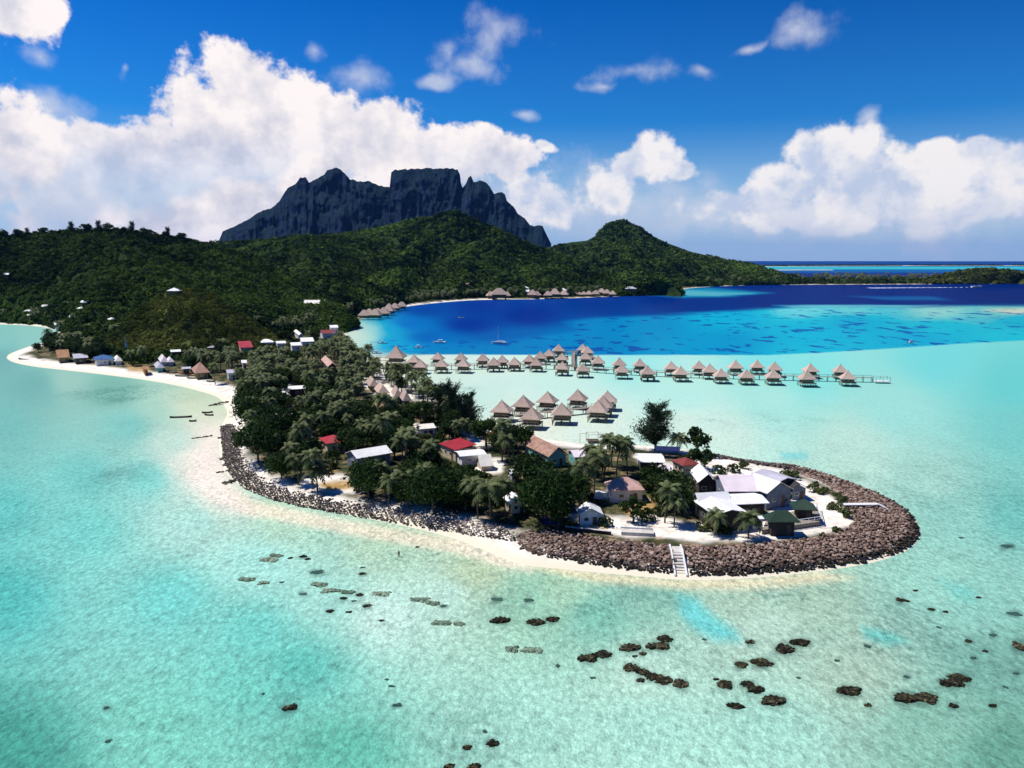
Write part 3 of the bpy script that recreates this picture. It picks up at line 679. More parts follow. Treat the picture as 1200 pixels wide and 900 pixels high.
hill('left_hill', [(-330,300,1000),(-200,288,1000),(-60,280,1000),(0,278,1000),(30,276,1000),(70,273,1000),(100,271,1000),(140,270,1000),(180,275,1000),(220,282,1000),(255,290,980),(290,300,940),(330,318,880),(370,342,800),(400,362,740),(416,380,690)],
     [(-330,378),(-60,378),(0,379),(50,382),(78,392),(95,403),(130,408),(170,410),(230,408),(290,404),(340,398),(380,393),(400,390),(405,387)], M['hill'], 'dark green wooded hill rising behind the left beach', seed=11, conc=.85, amp=.26, spur=120)
hill('knoll_hill', [(95,412,600),(120,404,600),(135,392,605),(150,376,610),(168,360,615),(185,347,620),(205,340,620),(228,340,620),(248,347,615),(268,360,605),(290,374,590),(312,388,570),(335,400,550),(352,410,530)],
     [(95,413),(120,414),(150,416),(180,419),(215,421),(250,420),(280,418),(305,416),(330,413),(352,411)], M['knoll'], 'olive green rounded knoll in front of the left hill', nu=160, nv=50, amp=.07, seed=23, spur=45, conc=.7, back=1.9)
hill('central_hill', [(150,292,1500),(200,288,1550),(250,285,1600),(290,283,1650),(330,281,1700),(370,278,1700),(400,275,1700),(440,269,1680),(480,259,1650),(505,254,1620),(522,249,1600),(532,247,1600),(545,253,1600),(562,260,1600),(580,268,1580),(610,282,1550),(650,300,1500),(690,313,1450),(730,326,1400),(765,336,1360),(790,342,1330)],
     [(150,386),(250,386),(330,384),(400,378),(425,371),(445,364),(475,357),(510,353),(545,350.5),(580,350),(640,349.5),(720,347),(760,346),(790,344)], M['hill'], 'long green forested ridge above the resort bay', nu=420, nv=90, seed=37, spur=190, conc=.9, amp=.26)
hill('headland_hill', [(690,345,1350),(705,338,1340),(725,329,1330),(748,325,1330),(768,326,1330),(783,331,1330),(793,337,1330),(798,343,1330)],
     [(690,348),(720,347.4),(745,346.8),(765,346.3),(785,345),(798,343.6)], M['hill'], 'small dark green headland at the end of the bay', nu=90, nv=30, seed=41, spur=40, amp=.05)
hill('far_hill', [(540,310,2500),(600,298,2500),(640,290,2500),(668,284,2450),(688,282,2430),(698,276,2420),(704,268,2410),(712,262.5,2400),(722,260.5,2400),(735,261.5,2400),(746,264,2400),(755,271,2390),(768,278,2380),(785,286,2350),(810,295,2320),(840,302,2280),(870,308,2230),(900,315,2180),(920,321,2120),(935,327,2060)],
     [(540,342),(600,341),(680,340),(760,338.5),(800,337.5),(850,335.3),(890,334.3),(935,333.5)], M['hill'], 'green hill with a flat rocky top right of the main ridge', nu=260, nv=60, seed=53, spur=160, conc=1.05, amp=.24)
hill('isthmus_hill', [(1070,331,2300),(1085,326,2300),(1100,322.5,2300),(1120,318.5,2300),(1140,316.5,2300),(1165,316,2300),(1185,318,2300),(1200,320,2300),(1230,322,2300),(1270,329,2300)],
     [(1070,333),(1120,333),(1160,332.8),(1200,332.5),(1270,332.6)], M['knoll'], 'low olive green hill on the far strip of land', nu=120, nv=30, seed=59, spur=60, amp=.08)
mo = hill('mountain', [(252,290,4300),(257,281,4300),(261,271,4320),(275,265,4340),(290,257.5,4380),(303,249,4400),(318,244,4430),(327,236,4450),(332,228,4450),(337,221,4450),(346,216,4450),(352,208,4450),(358,207,4450),(362,213.5,4450),(372,210,4460),(380,205,4470),(384,199.5,4480),(390,197,4480),(397,197,4480),(403,202,4480),(410,210,4500),(425,213,4500),(433,213,4500),(445,218,4520),(456.5,220,4540),(457.5,212,4550),(458.5,203,4550),(463,199.5,4550),(480,198,4560),(500,197.3,4560),(520,197,4560),(536,198.5,4560),(539,205,4560),(540,214,4560),(542,220,4540),(546,214,4540),(549,207,4540),(552,207,4540),(555,213,4540),(561,212,4540),(568,213,4540),(574,219,4530),(579,227,4520),(587,225,4510),(592,228,4500),(594,235,4500),(601,241,4480),(607,250,4460),(615,256,4440),(621,264,4430),(626,265,4420),(631,263.5,4410),(636,265,4400),(640,274,4400),(646,286,4380)],
     [(252,322),(330,321),(420,320),(500,320),(580,321),(646,322)], M['mountain'], 'dark blue jagged volcanic mountain with a square summit block', nu=700, nv=110, seed=71, spur=420, conc=1.35, amp=.10, back=1.35, rough=.03, crag=170)

# ------------------------------------------------------------------ the sea air
hz_m = bpy.data.materials.new('sea_air'); hz_m.use_nodes = True; hn = hz_m.node_tree; hn.nodes.remove(hn.nodes['Principled BSDF'])
pv = N(hn, 'ShaderNodeVolumePrincipled'); pv.inputs['Color'].default_value = (.12, .38, 1.0, 1); pv.inputs['Density'].default_value = HAZE; pv.inputs['Anisotropy'].default_value = .2
hn.links.new(pv.outputs[0], hn.nodes['Material Output'].inputs['Volume'])
MB().box((0, 0, 335), (62000, 62000, 676)).build('haze', hz_m, kind='stuff', label='faint blue sea haze')
# ================================================================== landmarks used to word labels and to keep trees off the roofs
LAND = []       # (words, x, y)
KEEP = []       # roofs: (px, py, rx, ry, y_world) a tree nearer than the roof must not hide
FOOT = []       # footprints (x, y, r)
def gz_at(x, y):
    z, d = ground_z(np.array([x]), np.array([y])); return float(z[0])
def uniq_name(base): return base

# ------------------------------------------------------------------ houses
def gable(w, d, rise, ov, th=.12, hip=False, flat=False):
    """roof shell over a w (x) by d (y) plan, ridge along x, with thickness"""
    mb = MB(); X, Y = w/2+ov, d/2+ov
    if flat:
        a = math.atan2(rise, 2*Y)
        v = [[-X, -Y, 0], [X, -Y, 0], [X, Y, rise], [-X, Y, rise]]
        v = np.array(v); mb.add(np.vstack([v, v-[0, 0, th]]), [[0, 1, 2, 3], [7, 6, 5, 4], [0, 4, 5, 1], [1, 5, 6, 2], [2, 6, 7, 3], [3, 7, 4, 0]]); return mb
    r = max(X-Y, .02) if hip else X
    v = np.array([[-X, -Y, 0], [X, -Y, 0], [X, Y, 0], [-X, Y, 0], [-r, 0, rise], [r, 0, rise]], float)
    lo = v-[0, 0, th]
    q = [[0, 1, 5, 4], [2, 3, 4, 5], [6, 10, 11, 7], [8, 11, 10, 9], [0, 6, 7, 1], [2, 8, 9, 3]]
    mb.add(np.vstack([v, lo]), q)
    if hip:
        mb.F.append(np.array([[1, 2, 5], [3, 0, 4], [7, 11, 8], [9, 10, 6]])); mb.F.append(np.array([[1, 7, 8, 2], [3, 9, 6, 0]]))
    else:
        mb.F.append(np.array([[0, 4, 10, 6], [4, 3, 9, 10], [1, 7, 11, 5], [5, 11, 8, 2]]))
    return mb
def house(name, label, cat, p, ze, rise, roof, wall, style='gable', axis=0, win=2, door=1, ov=.5, keep=True, group=None, sinkw=0, rname='roof'):
    """p: three roof corners (eave height ze above ground) as photo pixels, p[0]-p[1] one edge and p[1]-p[2] the next"""
    z0 = GRADE
    a, b_, c = [gp(x, y, z0+ze) for x, y in p]
    cen = (a+c)/2; e = b_-a; L1 = np.linalg.norm(e[:2]); u = e/L1
    nrm = np.array([-u[1], u[0], 0]); L2 = abs(np.dot(c-b_, nrm)); 
    cen = (a+b_)/2 + nrm*np.sign(np.dot(c-b_, nrm))*L2/2
    L1, L2 = max(L1-2*ov, 1.2), max(L2-2*ov, 1.2)
    ang = math.atan2(u[1], u[0])
    w, d = (L1, L2) if axis == 0 else (L2, L1)
    if axis == 1: ang += math.pi/2
    zg = gz_at(cen[0], cen[1])
    t = empty(name, (cen[0], cen[1], zg), ang, label=label, cat=cat, group=group)
    h = z0+ze-zg
    rf = gable(w, d, rise, ov, hip=style == 'hip', flat=style == 'flat'); ro = rf.build(rname, M[roof], t); ro.location = (0, 0, h)
    mb = MB(); X, Y = w/2, d/2
    v = [[-X, -Y, -.4], [X, -Y, -.4], [X, Y, -.4], [-X, Y, -.4], [-X, -Y, h-.13], [X, -Y, h-.13], [X, Y, h-.13], [-X, Y, h-.13]]
    mb.add(v, [[0, 1, 5, 4], [1, 2, 6, 5], [2, 3, 7, 6], [3, 0, 4, 7]])
    if style == 'gable':
        sl_ = rise/(Y+ov); mb.add([[-X, -Y, h-.13], [-X, Y, h-.13], [-X, 0, h-.16+sl_*Y], [X, -Y, h-.13], [X, Y, h-.13], [X, 0, h-.16+sl_*Y]], [[0, 2, 1], [3, 4, 5]])
    mb.build('wall', M[wall], t)
    ws, wd = min(1.3, w/4), .9
    for sy in (-1, 1):
        for k in range(win):
            x = -X+w*(k+1)/(win+1)+(.5 if sy > 0 else 0)
            q = MB().box((x, sy*(Y+.03), h*.52), (ws, .06, wd)).build('window', M['white_paint'], t)
            MB().box((x, sy*(Y+.065), h*.52), (ws*.84, .03, wd*.8)).build('pane', M['glass'], q)
    if win:
        for sx in (-1, 1):
            q = MB().box((sx*(X+.03), 0 if sx < 0 else -Y*.4, h*.52), (.06, ws, wd)).build('window', M['white_paint'], t)
            MB().box((sx*(X+.065), 0 if sx < 0 else -Y*.4, h*.52), (.03, ws*.84, wd*.8)).build('pane', M['glass'], q)
    if door:
        MB().box((X*.55, -(Y+.03), h*.36), (.95, .07, h*.7)).build('door', M['timber'], t)
        MB().box((X+.03, Y*.4, h*.36), (.07, .95, h*.7)).build('door', M['timber'], t)
    cx, cy = proj(np.array([cen[0], cen[1], z0+ze+rise*.4]))
    xs = [q[0] for q in p]; ys = [q[1] for q in p]
    if keep: KEEP.append((float(cx), float(cy), (max(xs)-min(xs))*.5, (max(ys)-min(ys))*.55+3, cen[1]))
    FOOT.append((cen[0], cen[1], max(L1, L2)*.55+.6))
    return t
HS = [
 # the white halls at the tip
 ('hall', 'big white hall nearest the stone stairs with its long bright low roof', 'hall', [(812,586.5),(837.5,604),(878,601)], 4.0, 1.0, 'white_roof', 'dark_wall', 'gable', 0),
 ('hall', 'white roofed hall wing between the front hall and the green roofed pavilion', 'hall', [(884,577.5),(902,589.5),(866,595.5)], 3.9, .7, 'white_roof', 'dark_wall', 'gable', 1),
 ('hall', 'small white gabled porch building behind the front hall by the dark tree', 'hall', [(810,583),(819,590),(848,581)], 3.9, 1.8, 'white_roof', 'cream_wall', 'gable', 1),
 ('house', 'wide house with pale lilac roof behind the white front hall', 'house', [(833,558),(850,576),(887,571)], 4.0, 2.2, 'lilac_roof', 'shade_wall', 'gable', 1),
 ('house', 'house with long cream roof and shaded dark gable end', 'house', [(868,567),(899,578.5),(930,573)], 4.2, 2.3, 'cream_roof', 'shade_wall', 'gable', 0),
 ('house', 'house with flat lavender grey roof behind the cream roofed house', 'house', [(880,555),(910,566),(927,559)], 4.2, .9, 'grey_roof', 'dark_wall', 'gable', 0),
 ('house', 'low house with dark roof and shade tinted walls beside the point path', 'house', [(911,563),(928,573),(944,570)], 3.0, 1.2, 'dark_roof', 'shade_wall', 'gable', 0),
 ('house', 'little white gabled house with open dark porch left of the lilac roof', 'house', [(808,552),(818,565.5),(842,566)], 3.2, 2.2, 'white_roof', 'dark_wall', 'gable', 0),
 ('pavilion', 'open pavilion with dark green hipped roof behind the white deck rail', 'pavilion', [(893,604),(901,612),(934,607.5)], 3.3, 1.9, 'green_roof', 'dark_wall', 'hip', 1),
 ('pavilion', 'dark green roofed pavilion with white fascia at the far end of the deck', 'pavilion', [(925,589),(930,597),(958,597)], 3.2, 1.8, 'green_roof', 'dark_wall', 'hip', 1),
 # middle of the point
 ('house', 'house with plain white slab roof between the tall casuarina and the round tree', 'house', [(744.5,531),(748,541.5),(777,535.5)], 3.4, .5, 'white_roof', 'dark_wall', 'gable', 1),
 ('house', 'small house under a weathered dark red roof beside the navy tarpaulin', 'house', [(786,539),(800,546),(811,539)], 2.9, 1.3, 'rust_roof', 'cream_wall', 'hip', 0),
 ('house', 'small pale lilac roofed house between the slab roof and the round tree', 'house', [(762,546),(769,554.5),(785,549)], 2.9, 1.3, 'lilac_roof', 'cream_wall', 'gable', 1),
 ('house', 'house with pink hipped roof in front of the yellow dry yard', 'house', [(708,565),(714,575),(753,570.5)], 3.2, 2.3, 'pink_roof', 'white_wall', 'hip', 1),
 ('garden_shed', 'white garden shed with pinkish gable roof just behind the boulder wall', 'shed', [(674,594.5),(677.5,603.5),(707.5,603)], 2.5, 1.5, 'white_roof', 'white_wall', 'gable', 0),
 ('house', 'long house with brown pink thatched roof nearest the pontoon', 'house', [(613,520.5),(643,535.5),(673,536)], 3.2, 2.6, 'thatch_brown', 'teal_wall', 'gable', 0),
 ('house', 'small lilac roofed annex right of the brown thatched house', 'house', [(664,527.5),(673,536),(689,534.5)], 3.0, 1.0, 'lilac_roof', 'teal_wall', 'gable', 1),
 ('house', 'house with bright crimson roof edged in white beside the palms', 'house', [(514,519.5),(533,527.5),(556,522.5)], 3.6, .8, 'red_roof', 'cream_wall', 'flat', 0),
 ('house', 'white slab roofed annex in front of the crimson roofed house', 'house', [(532,528.5),(539,535),(566,528.5)], 3.2, .5, 'white_roof', 'white_wall', 'gable', 1),
 ('tent', 'pale canvas tent with sloping sides below the white annex', 'tent', [(556,540),(563,547),(577,544)], 1.5, 2.6, 'cream_roof', 'cream_wall', 'gable', 1),
 ('house', 'cottage with faded red roof and cream walls among the left trees', 'house', [(374,513.5),(382,520),(405,516)], 3.4, 1.6, 'red_roof', 'cream_wall', 'hip', 1),
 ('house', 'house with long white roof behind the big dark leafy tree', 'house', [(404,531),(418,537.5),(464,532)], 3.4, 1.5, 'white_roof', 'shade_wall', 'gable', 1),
 ('shed', 'small white roofed shed left of the largest dark tree', 'shed', [(589,583),(598,590),(617,585.5)], 2.7, 1.2, 'white_roof', 'cream_wall', 'gable', 0),
 ('shed', 'low white shed half hidden above the small white roofed shed', 'shed', [(593,551),(598,556),(608,553)], 2.5, .9, 'white_roof', 'white_wall', 'gable', 1),
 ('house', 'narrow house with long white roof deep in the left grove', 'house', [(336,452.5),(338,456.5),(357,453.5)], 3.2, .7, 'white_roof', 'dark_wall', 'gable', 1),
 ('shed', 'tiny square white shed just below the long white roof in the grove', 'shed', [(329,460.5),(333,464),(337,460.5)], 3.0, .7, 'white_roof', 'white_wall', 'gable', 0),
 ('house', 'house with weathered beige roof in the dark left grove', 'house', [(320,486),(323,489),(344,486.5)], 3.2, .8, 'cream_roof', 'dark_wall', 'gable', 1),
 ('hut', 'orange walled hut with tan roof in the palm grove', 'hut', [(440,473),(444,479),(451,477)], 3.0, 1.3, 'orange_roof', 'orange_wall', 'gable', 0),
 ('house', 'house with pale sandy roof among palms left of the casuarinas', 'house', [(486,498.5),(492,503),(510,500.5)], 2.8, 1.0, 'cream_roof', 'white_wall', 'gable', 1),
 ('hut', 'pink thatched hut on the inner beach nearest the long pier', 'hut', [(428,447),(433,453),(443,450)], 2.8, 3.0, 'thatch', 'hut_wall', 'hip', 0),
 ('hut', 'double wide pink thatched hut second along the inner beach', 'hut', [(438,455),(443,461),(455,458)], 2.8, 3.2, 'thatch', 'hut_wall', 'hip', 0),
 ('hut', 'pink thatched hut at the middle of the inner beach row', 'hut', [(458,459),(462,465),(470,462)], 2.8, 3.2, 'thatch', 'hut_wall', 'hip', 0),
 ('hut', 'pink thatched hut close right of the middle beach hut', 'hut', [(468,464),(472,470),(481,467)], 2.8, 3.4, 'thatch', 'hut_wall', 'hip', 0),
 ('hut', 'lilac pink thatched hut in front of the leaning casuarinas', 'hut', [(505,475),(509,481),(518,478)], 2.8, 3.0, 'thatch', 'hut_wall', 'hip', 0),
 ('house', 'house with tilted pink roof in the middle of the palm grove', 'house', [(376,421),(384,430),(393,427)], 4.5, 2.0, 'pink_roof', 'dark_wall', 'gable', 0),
 # the neck and the left beach
 ('house', 'house with scarlet roof under the foot of the olive knoll', 'house', [(276,402),(281,407.5),(296,406)], 4.0, 2.6, 'red_roof', 'cream_wall', 'gable', 1),
 ('house', 'house with wide white roof right of the scarlet roof', 'house', [(303,398.5),(306,401.5),(321,400.5)], 4.0, 1.5, 'white_roof', 'white_wall', 'hip', 1),
 ('house', 'small white roofed house between two longer white roofs', 'house', [(322,400.5),(324,402.5),(335,401.5)], 4.0, 1.0, 'white_roof', 'white_wall', 'gable', 1),
 ('house', 'house with low white roof in front of the red resort building', 'house', [(339,402),(341,405),(352,403)], 4.0, 1.2, 'white_roof', 'white_wall', 'gable', 1),
 ('house', 'longest white roofed house at the neck of the island', 'house', [(350,396.5),(353,400.5),(368,399.5)], 4.0, 1.6, 'white_roof', 'white_wall', 'gable', 1),
 ('house', 'house with slanting narrow white roof on the slope above the neck', 'house', [(344,388),(350,393),(355,392)], 4.0, 1.4, 'white_roof', 'white_wall', 'gable', 0),
 ('house', 'building with long faded red roof next to the inner beach', 'house', [(374,388),(377,391),(391,389.5)], 5.0, 1.8, 'rust_roof', 'white_wall', 'gable', 1),
 ('house', 'white roofed villa behind the faded red building', 'house', [(385,381.5),(387,384),(396,383)], 5.0, 1.2, 'white_roof', 'white_wall', 'gable', 1),
 ('hut', 'large brown thatched hut at the right end of the left beach', 'hut', [(224,432),(228,437.5),(245,435)], 3.0, 4.4, 'thatch_brown', 'hut_wall', 'hip', 1),
 ('hut', 'hut with orange brown thatch nearest the sand spit', 'hut', [(65,416),(67,419.5),(82,418.5)], 2.8, 3.8, 'orange_roof', 'hut_wall', 'gable', 1),
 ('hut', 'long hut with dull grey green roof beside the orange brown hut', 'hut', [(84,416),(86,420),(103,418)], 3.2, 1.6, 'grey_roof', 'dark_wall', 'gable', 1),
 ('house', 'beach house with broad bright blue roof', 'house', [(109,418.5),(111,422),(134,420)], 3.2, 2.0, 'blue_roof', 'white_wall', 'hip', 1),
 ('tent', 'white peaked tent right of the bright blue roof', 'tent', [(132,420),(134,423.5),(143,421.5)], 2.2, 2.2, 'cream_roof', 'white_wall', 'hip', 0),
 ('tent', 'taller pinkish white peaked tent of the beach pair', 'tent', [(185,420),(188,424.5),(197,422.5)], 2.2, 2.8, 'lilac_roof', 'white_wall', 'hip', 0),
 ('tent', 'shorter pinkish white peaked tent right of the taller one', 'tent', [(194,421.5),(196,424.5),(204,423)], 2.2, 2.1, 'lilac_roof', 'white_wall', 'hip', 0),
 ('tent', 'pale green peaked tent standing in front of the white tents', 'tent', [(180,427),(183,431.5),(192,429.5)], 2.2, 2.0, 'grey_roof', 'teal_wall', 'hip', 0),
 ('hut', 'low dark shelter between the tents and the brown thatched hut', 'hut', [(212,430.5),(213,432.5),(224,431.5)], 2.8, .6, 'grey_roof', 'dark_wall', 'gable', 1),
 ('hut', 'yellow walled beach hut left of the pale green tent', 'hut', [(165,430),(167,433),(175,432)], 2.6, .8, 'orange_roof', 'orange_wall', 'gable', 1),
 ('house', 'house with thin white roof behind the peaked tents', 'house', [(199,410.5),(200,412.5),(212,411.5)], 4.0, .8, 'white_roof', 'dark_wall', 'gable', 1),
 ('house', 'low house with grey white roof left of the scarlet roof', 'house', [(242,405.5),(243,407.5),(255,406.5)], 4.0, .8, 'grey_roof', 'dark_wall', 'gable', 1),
 ('house', 'grey roofed house on the sand road at the neck', 'house', [(264,434),(266,437.5),(277,436)], 3.4, 1.0, 'grey_roof', 'white_wall', 'gable', 1),
 ('shed', 'small white shed among palms above the neck road', 'shed', [(282,423),(283,425.5),(289,424)], 4, 1.0, 'white_roof', 'white_wall', 'gable', 1),
 ('house', 'large white hipped roof house on the lower left hillside', 'house', [(98,386),(101,390),(118,388)], 4.0, 3.2, 'white_roof', 'white_wall', 'hip', 1),
 ('house', 'long white beach building at the inner left cove', 'house', [(62,377.5),(64,381),(79,381.5)], 4.0, 1.2, 'white_roof', 'white_wall', 'gable', 1),
]
for q in HS:
    n_, l_, c_, p_, ze, ri, rf, wl, st_, ax = q
    small = p_[0][1] < 470
    ov = .5 if not small else .7
    if 'pavilion' in n_ or n_ == 'hut': ov = 1.0
    if 'slab' in l_ or 'hall' in n_: ov = .8
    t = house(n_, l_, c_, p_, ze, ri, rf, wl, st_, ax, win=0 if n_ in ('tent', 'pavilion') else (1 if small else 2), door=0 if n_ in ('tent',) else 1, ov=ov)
    LAND.append((l_, t.location.x, t.location.y))
# pavilion posts
# houses up on the slopes: found by shooting the pixel ray at the hill surface
def hill_hit(px, py):
    d = ray(px, py); best = None
    for nme, (X, Y, Z, v) in HILLS.items():
        qx, qy = proj(np.stack([X, Y, Z], -1))
        f = v < 1
        D = (qx-px)**2+((qy-py)*1.6)**2+np.where(f, 0, 1e6)[None]
        k = np.unravel_index(np.argmin(D), D.shape)
        if D[k] < 60 and (best is None or Y[k] < best[1]): best = (X[k], Y[k], Z[k])
    return best
SL = [(205,341,12,'long white roofed house on top of the olive knoll',5,0,'white_roof','white_wall'),
 (86,355,5,'white roofed house highest of the left hillside group',7,1,'white_roof','white_wall'),(94,355,4,'small white house right of the highest hillside house',6,1,'white_roof','white_wall'),(101,354,4,'tiny white house at the right end of the hillside group',6,0,'white_roof','white_wall'),
 (97,361,3,'little white house just below the hillside group',6,1,'cream_roof','white_wall'),(53,360,4,'lone white house left of the hillside group',6,1,'white_roof','white_wall'),(35,365,6,'narrow white roofed house far left above the beach',6,0,'white_roof','white_wall'),
 (36,370,4,'cream walled house just below the narrow white roof',7,1,'cream_roof','cream_wall'),(60,372,5,'white house low above the left cove',6,1,'white_roof','white_wall'),(87,374,3,'small white house right of the left cove building',6,1,'white_roof','white_wall'),
 (132,376,5,'lone white roofed house on the dark slope right of the big white roof',7,0,'white_roof','white_wall'),(7,323,4,'lone white roof high at the far left of the hill',7,0,'white_roof','white_wall'),
 (309,367,9,'white roofed house on the slope under the knoll ridge',8,0,'white_roof','white_wall'),(347,373,6,'white roofed house alone in the valley',8,1,'white_roof','white_wall'),(338,380,7,'low white house below the lone valley house',8,1,'white_roof','white_wall'),
 (366,357,18,'long beige thatched lodge on the wooded slope',10,1,'cream_roof','hut_wall'),(381,355,9,'round peaked beige lodge beside the long thatched lodge',10,1,'cream_roof','hut_wall'),
 (545,334,9,'grey beige roof high in the forest above the far resort',12,1,'pink_roof','white_wall'),(615,338,9,'pale roof building above the far shore huts',12,1,'white_roof','white_wall'),(615,343,11,'longer pale roof building on the far shore',10,1,'white_roof','white_wall'),
 (660,341,9,'white roofed house behind the middle shore huts',10,1,'white_roof','white_wall'),(668,338,4,'tiny white house above the middle shore huts',9,1,'white_roof','white_wall'),(692,338.5,4,'small white house left of the headland forest',9,1,'white_roof','white_wall'),(757,328.5,4,'white roof among the trees of the headland',8,1,'white_roof','white_wall'),
 (739,339,14,'low teal grey building beside the headland',9,1,'grey_roof','teal_wall'),(835,319,4,'tiny white house on the far hill foot',10,1,'white_roof','white_wall'),(872,321,4,'tiny white house at the right foot of the far hill',10,1,'white_roof','white_wall'),(846,319.5,3,'tiny cream house on the far hill foot',10,1,'cream_roof','cream_wall')]
for k, (x, y, w, lab, dep, ax, rf, wl) in enumerate(SL):
    hit = hill_hit(x, y)
    if hit is None: P = gp(x, y, 6)
    else: P = np.array(hit)
    D = np.linalg.norm(P-np.array([0, 0, CAMH])); wm = max(w*.9*D/900, 4)
    zb = P[2]-2.2-D*.001
    rz = [.15, -.5, .3][k % 3]*(.4 if w > 8 else 1)
    t = empty('hillside_house', (P[0], P[1]-1, zb), rz, label=lab, cat='house', group='houses on the wooded slopes')
    hh = 3.2+D*.001; dd = min(wm*.8, 9)+D*.002; ri = dd*.3
    r_ = gable(wm, dd, ri, .5, th=.25, hip=k % 2 == 0).build('roof', M[rf], t); r_.location = (0, 0, hh)
    MB().box((0, 0, hh/2-1.0), (wm, dd, hh+1.8)).build('wall', M['hut_wall' if 'cream walled' not in lab else wl], t)
    MB().box((-wm*.2, -dd/2-.05, hh*.5), (wm*.25, .1, 1.2)).build('window', M['glass'], t)
    KEEP.append((x, y, w*.6+1.5, 3.5, P[1]))

# ------------------------------------------------------------------ over-water bungalows
def make_bungalow(big=False):
    t = empty('overwater_bungalow', (0, 0, 0), 0, cat='bungalow')
    s = 1.25 if big else 1.0
    dz = 2.3
    # thatch: pyramid of four slightly bellied slopes with a thick ragged eave
    mb = MB(); W_ = 4.25*s; top = 8.7*(1 if not big else 1.28); ez = 4.35
    rings = [(W_, ez-.22), (W_, ez), (W_*.66, ez+(top-ez)*.30), (W_*.33, ez+(top-ez)*.64), (.12, top)]
    vs = []; n = 8
    for r_, z in rings:
        for j in range(4):
            for i in range(n):
                a = np.array([[-1, -1], [1, -1], [1, 1], [-1, 1]], float); p = a[j]*(1-i/n)+a[(j+1) % 4]*(i/n)
                jit = (random.random()-.5)*(.16 if z < ez+.1 else .1)
                vs.append([p[0]*r_, p[1]*r_, z+jit*(1 if r_ > .2 else 0)])
    m_ = 4*n; f = [[k*m_+j, k*m_+(j+1) % m_, (k+1)*m_+(j+1) % m_, (k+1)*m_+j] for k in range(4) for j in range(m_)]
    mb.add(vs, f); mb.F.append(np.array([[m_-1-j for j in range(m_)]]))
    r = mb.build('roof', M['thatch'], t)
    MB().tube([[0, 0, top-.25], [0, 0, top+.35]], [.22, .08], 6).build('finial', M['timber'], r)
    MB().box((0, 0, (ez+dz)/2-.05), (5.6*s, 5.6*s, ez-dz)).build('wall', M['hut_wall'], t)
    d = MB()
    for k in range(16): d.box((-3.9*s+7.8*s*(k+.5)/16, -.4, dz-.1), (7.8*s/16-.04, 8.8*s, .14))
    d.build('deck', M['timber_pale'], t)
    for sx in (-1, 1):
        w = MB().box((sx*1.3, -2.83*s, 3.25), (1.3, .08, 1.3)).build('window', M['timber'], t)
        MB().box((sx*1.3, -2.88*s, 3.25), (1.1, .03, 1.1)).build('pane', M['glass'], w)
    MB().box((2.83*s, .3, 3.2), (.08, 1.0, 1.9)).build('door', M['timber'], t)
    for x in (-3.5, 0, 3.5):
        for y in (-4.2, -1.4, 1.4, 3.8):
            MB().tube([[x*s, y*s, -1.0], [x*s, y*s, dz-.17]], .17, 6).build('leg', M['timber'], t)
    rl = MB()
    for x in np.linspace(-3.8, 3.8, 6): rl.box((x*s, -4.7*s, dz+.45), (.09, .09, .95))
    rl.box((0, -4.7*s, dz+.95), (7.7*s, .12, .08)); rl.build('rail', M['timber_pale'], t)
    st = MB()
    for k in range(6): st.box((3.2*s+k*.28, -4.2*s, dz-.2-k*.38), (.34, 1.0, .08))
    st.build('stairs', M['timber_pale'], t)
    return t
FAR = [(485.3,415.7,0),(492.7,421,1),(513,412.3,0),(517,420.3,1),(540,413,0),(543,420.3,1),(565.7,414.3,0),(578.4,419,1),(588.3,415.7,0),(602.7,418.3,1),(620.4,414.7,0),(628.7,419,1),(633.3,411.7,2),(643.3,409,2),(654.7,403.7,2),
 (658.7,413,3),(659,423,1),(683,402.7,2),(688.3,405.7,3),(686.3,412.3,3),(683.3,425,1),(701,417,3),(726,419,0),(729,426.3,1),(750,419.7,0),(759.3,428.7,1),(786.7,423,0),(798,429,1),(819.3,422.3,0),(832,426.6,0),(845.3,431,1),
 (862.4,422.3,0),(875.3,432.3,1),(887.7,421.3,0),(908.3,424.3,0),(906.6,432.5,1),(950,425.7,0),(946,434.3,1),(985.3,426.3,0),(994,433.7,1)]
ORD = ['first','second','third','fourth','fifth','sixth','seventh','eighth','ninth','tenth','eleventh','twelfth','thirteenth','fourteenth','fifteenth','sixteenth','seventeenth','eighteenth','nineteenth','twentieth','twenty-first']
proto = None; cnt = [0, 0, 0, 0]
tot = [sum(1 for q in FAR if q[2] == k) for k in range(4)]
ROWT = ['back row of the long pier', 'front row of the long pier', 'outer crossing of the long pier', 'inner crossing of the long pier']
BPOS = []
for x, y, row in FAR:
    cnt[row] += 1; k = cnt[row]
    lab = 'thatched overwater bungalow, ' + (('last in the ' if k == tot[row] else ORD[k-1]+' from the beach in the ')+ROWT[row])
    P = gp(x, y, 7.6); rz = R(-8)+random.uniform(-.12, .12)
    kw = dict(label=lab, cat='bungalow', group='overwater bungalows along the long pier')
    if proto is None: proto = make_bungalow(); t = proto; t.scale = (.87, .87, .87); t.location = (P[0], P[1], 0); t.rotation_euler.z = rz; tag(t, **kw)
    else: t = copy_tree(proto, (P[0], P[1], 0), rz, random.uniform(.84, .90), **kw)
    BPOS.append(P[:2])
NEAR = [(588,469,'leftmost bungalow of the near group, beside the yellow bush'),(613.3,463.3,'second bungalow from the left in the near group'),(623.3,476.7,'near group bungalow half hidden by the dark round tree'),(641.7,458.7,'far left bungalow behind the pier of the near group'),
 (658.3,472,'near group bungalow standing alone in front of the pier'),(677,456.3,'tallest looking bungalow behind the middle of the near group'),(700.8,469.2,'front bungalow of the overlapping trio in the near group'),(706.7,464,'middle bungalow of the overlapping trio in the near group'),(712,458,'rear bungalow of the overlapping trio in the near group')]
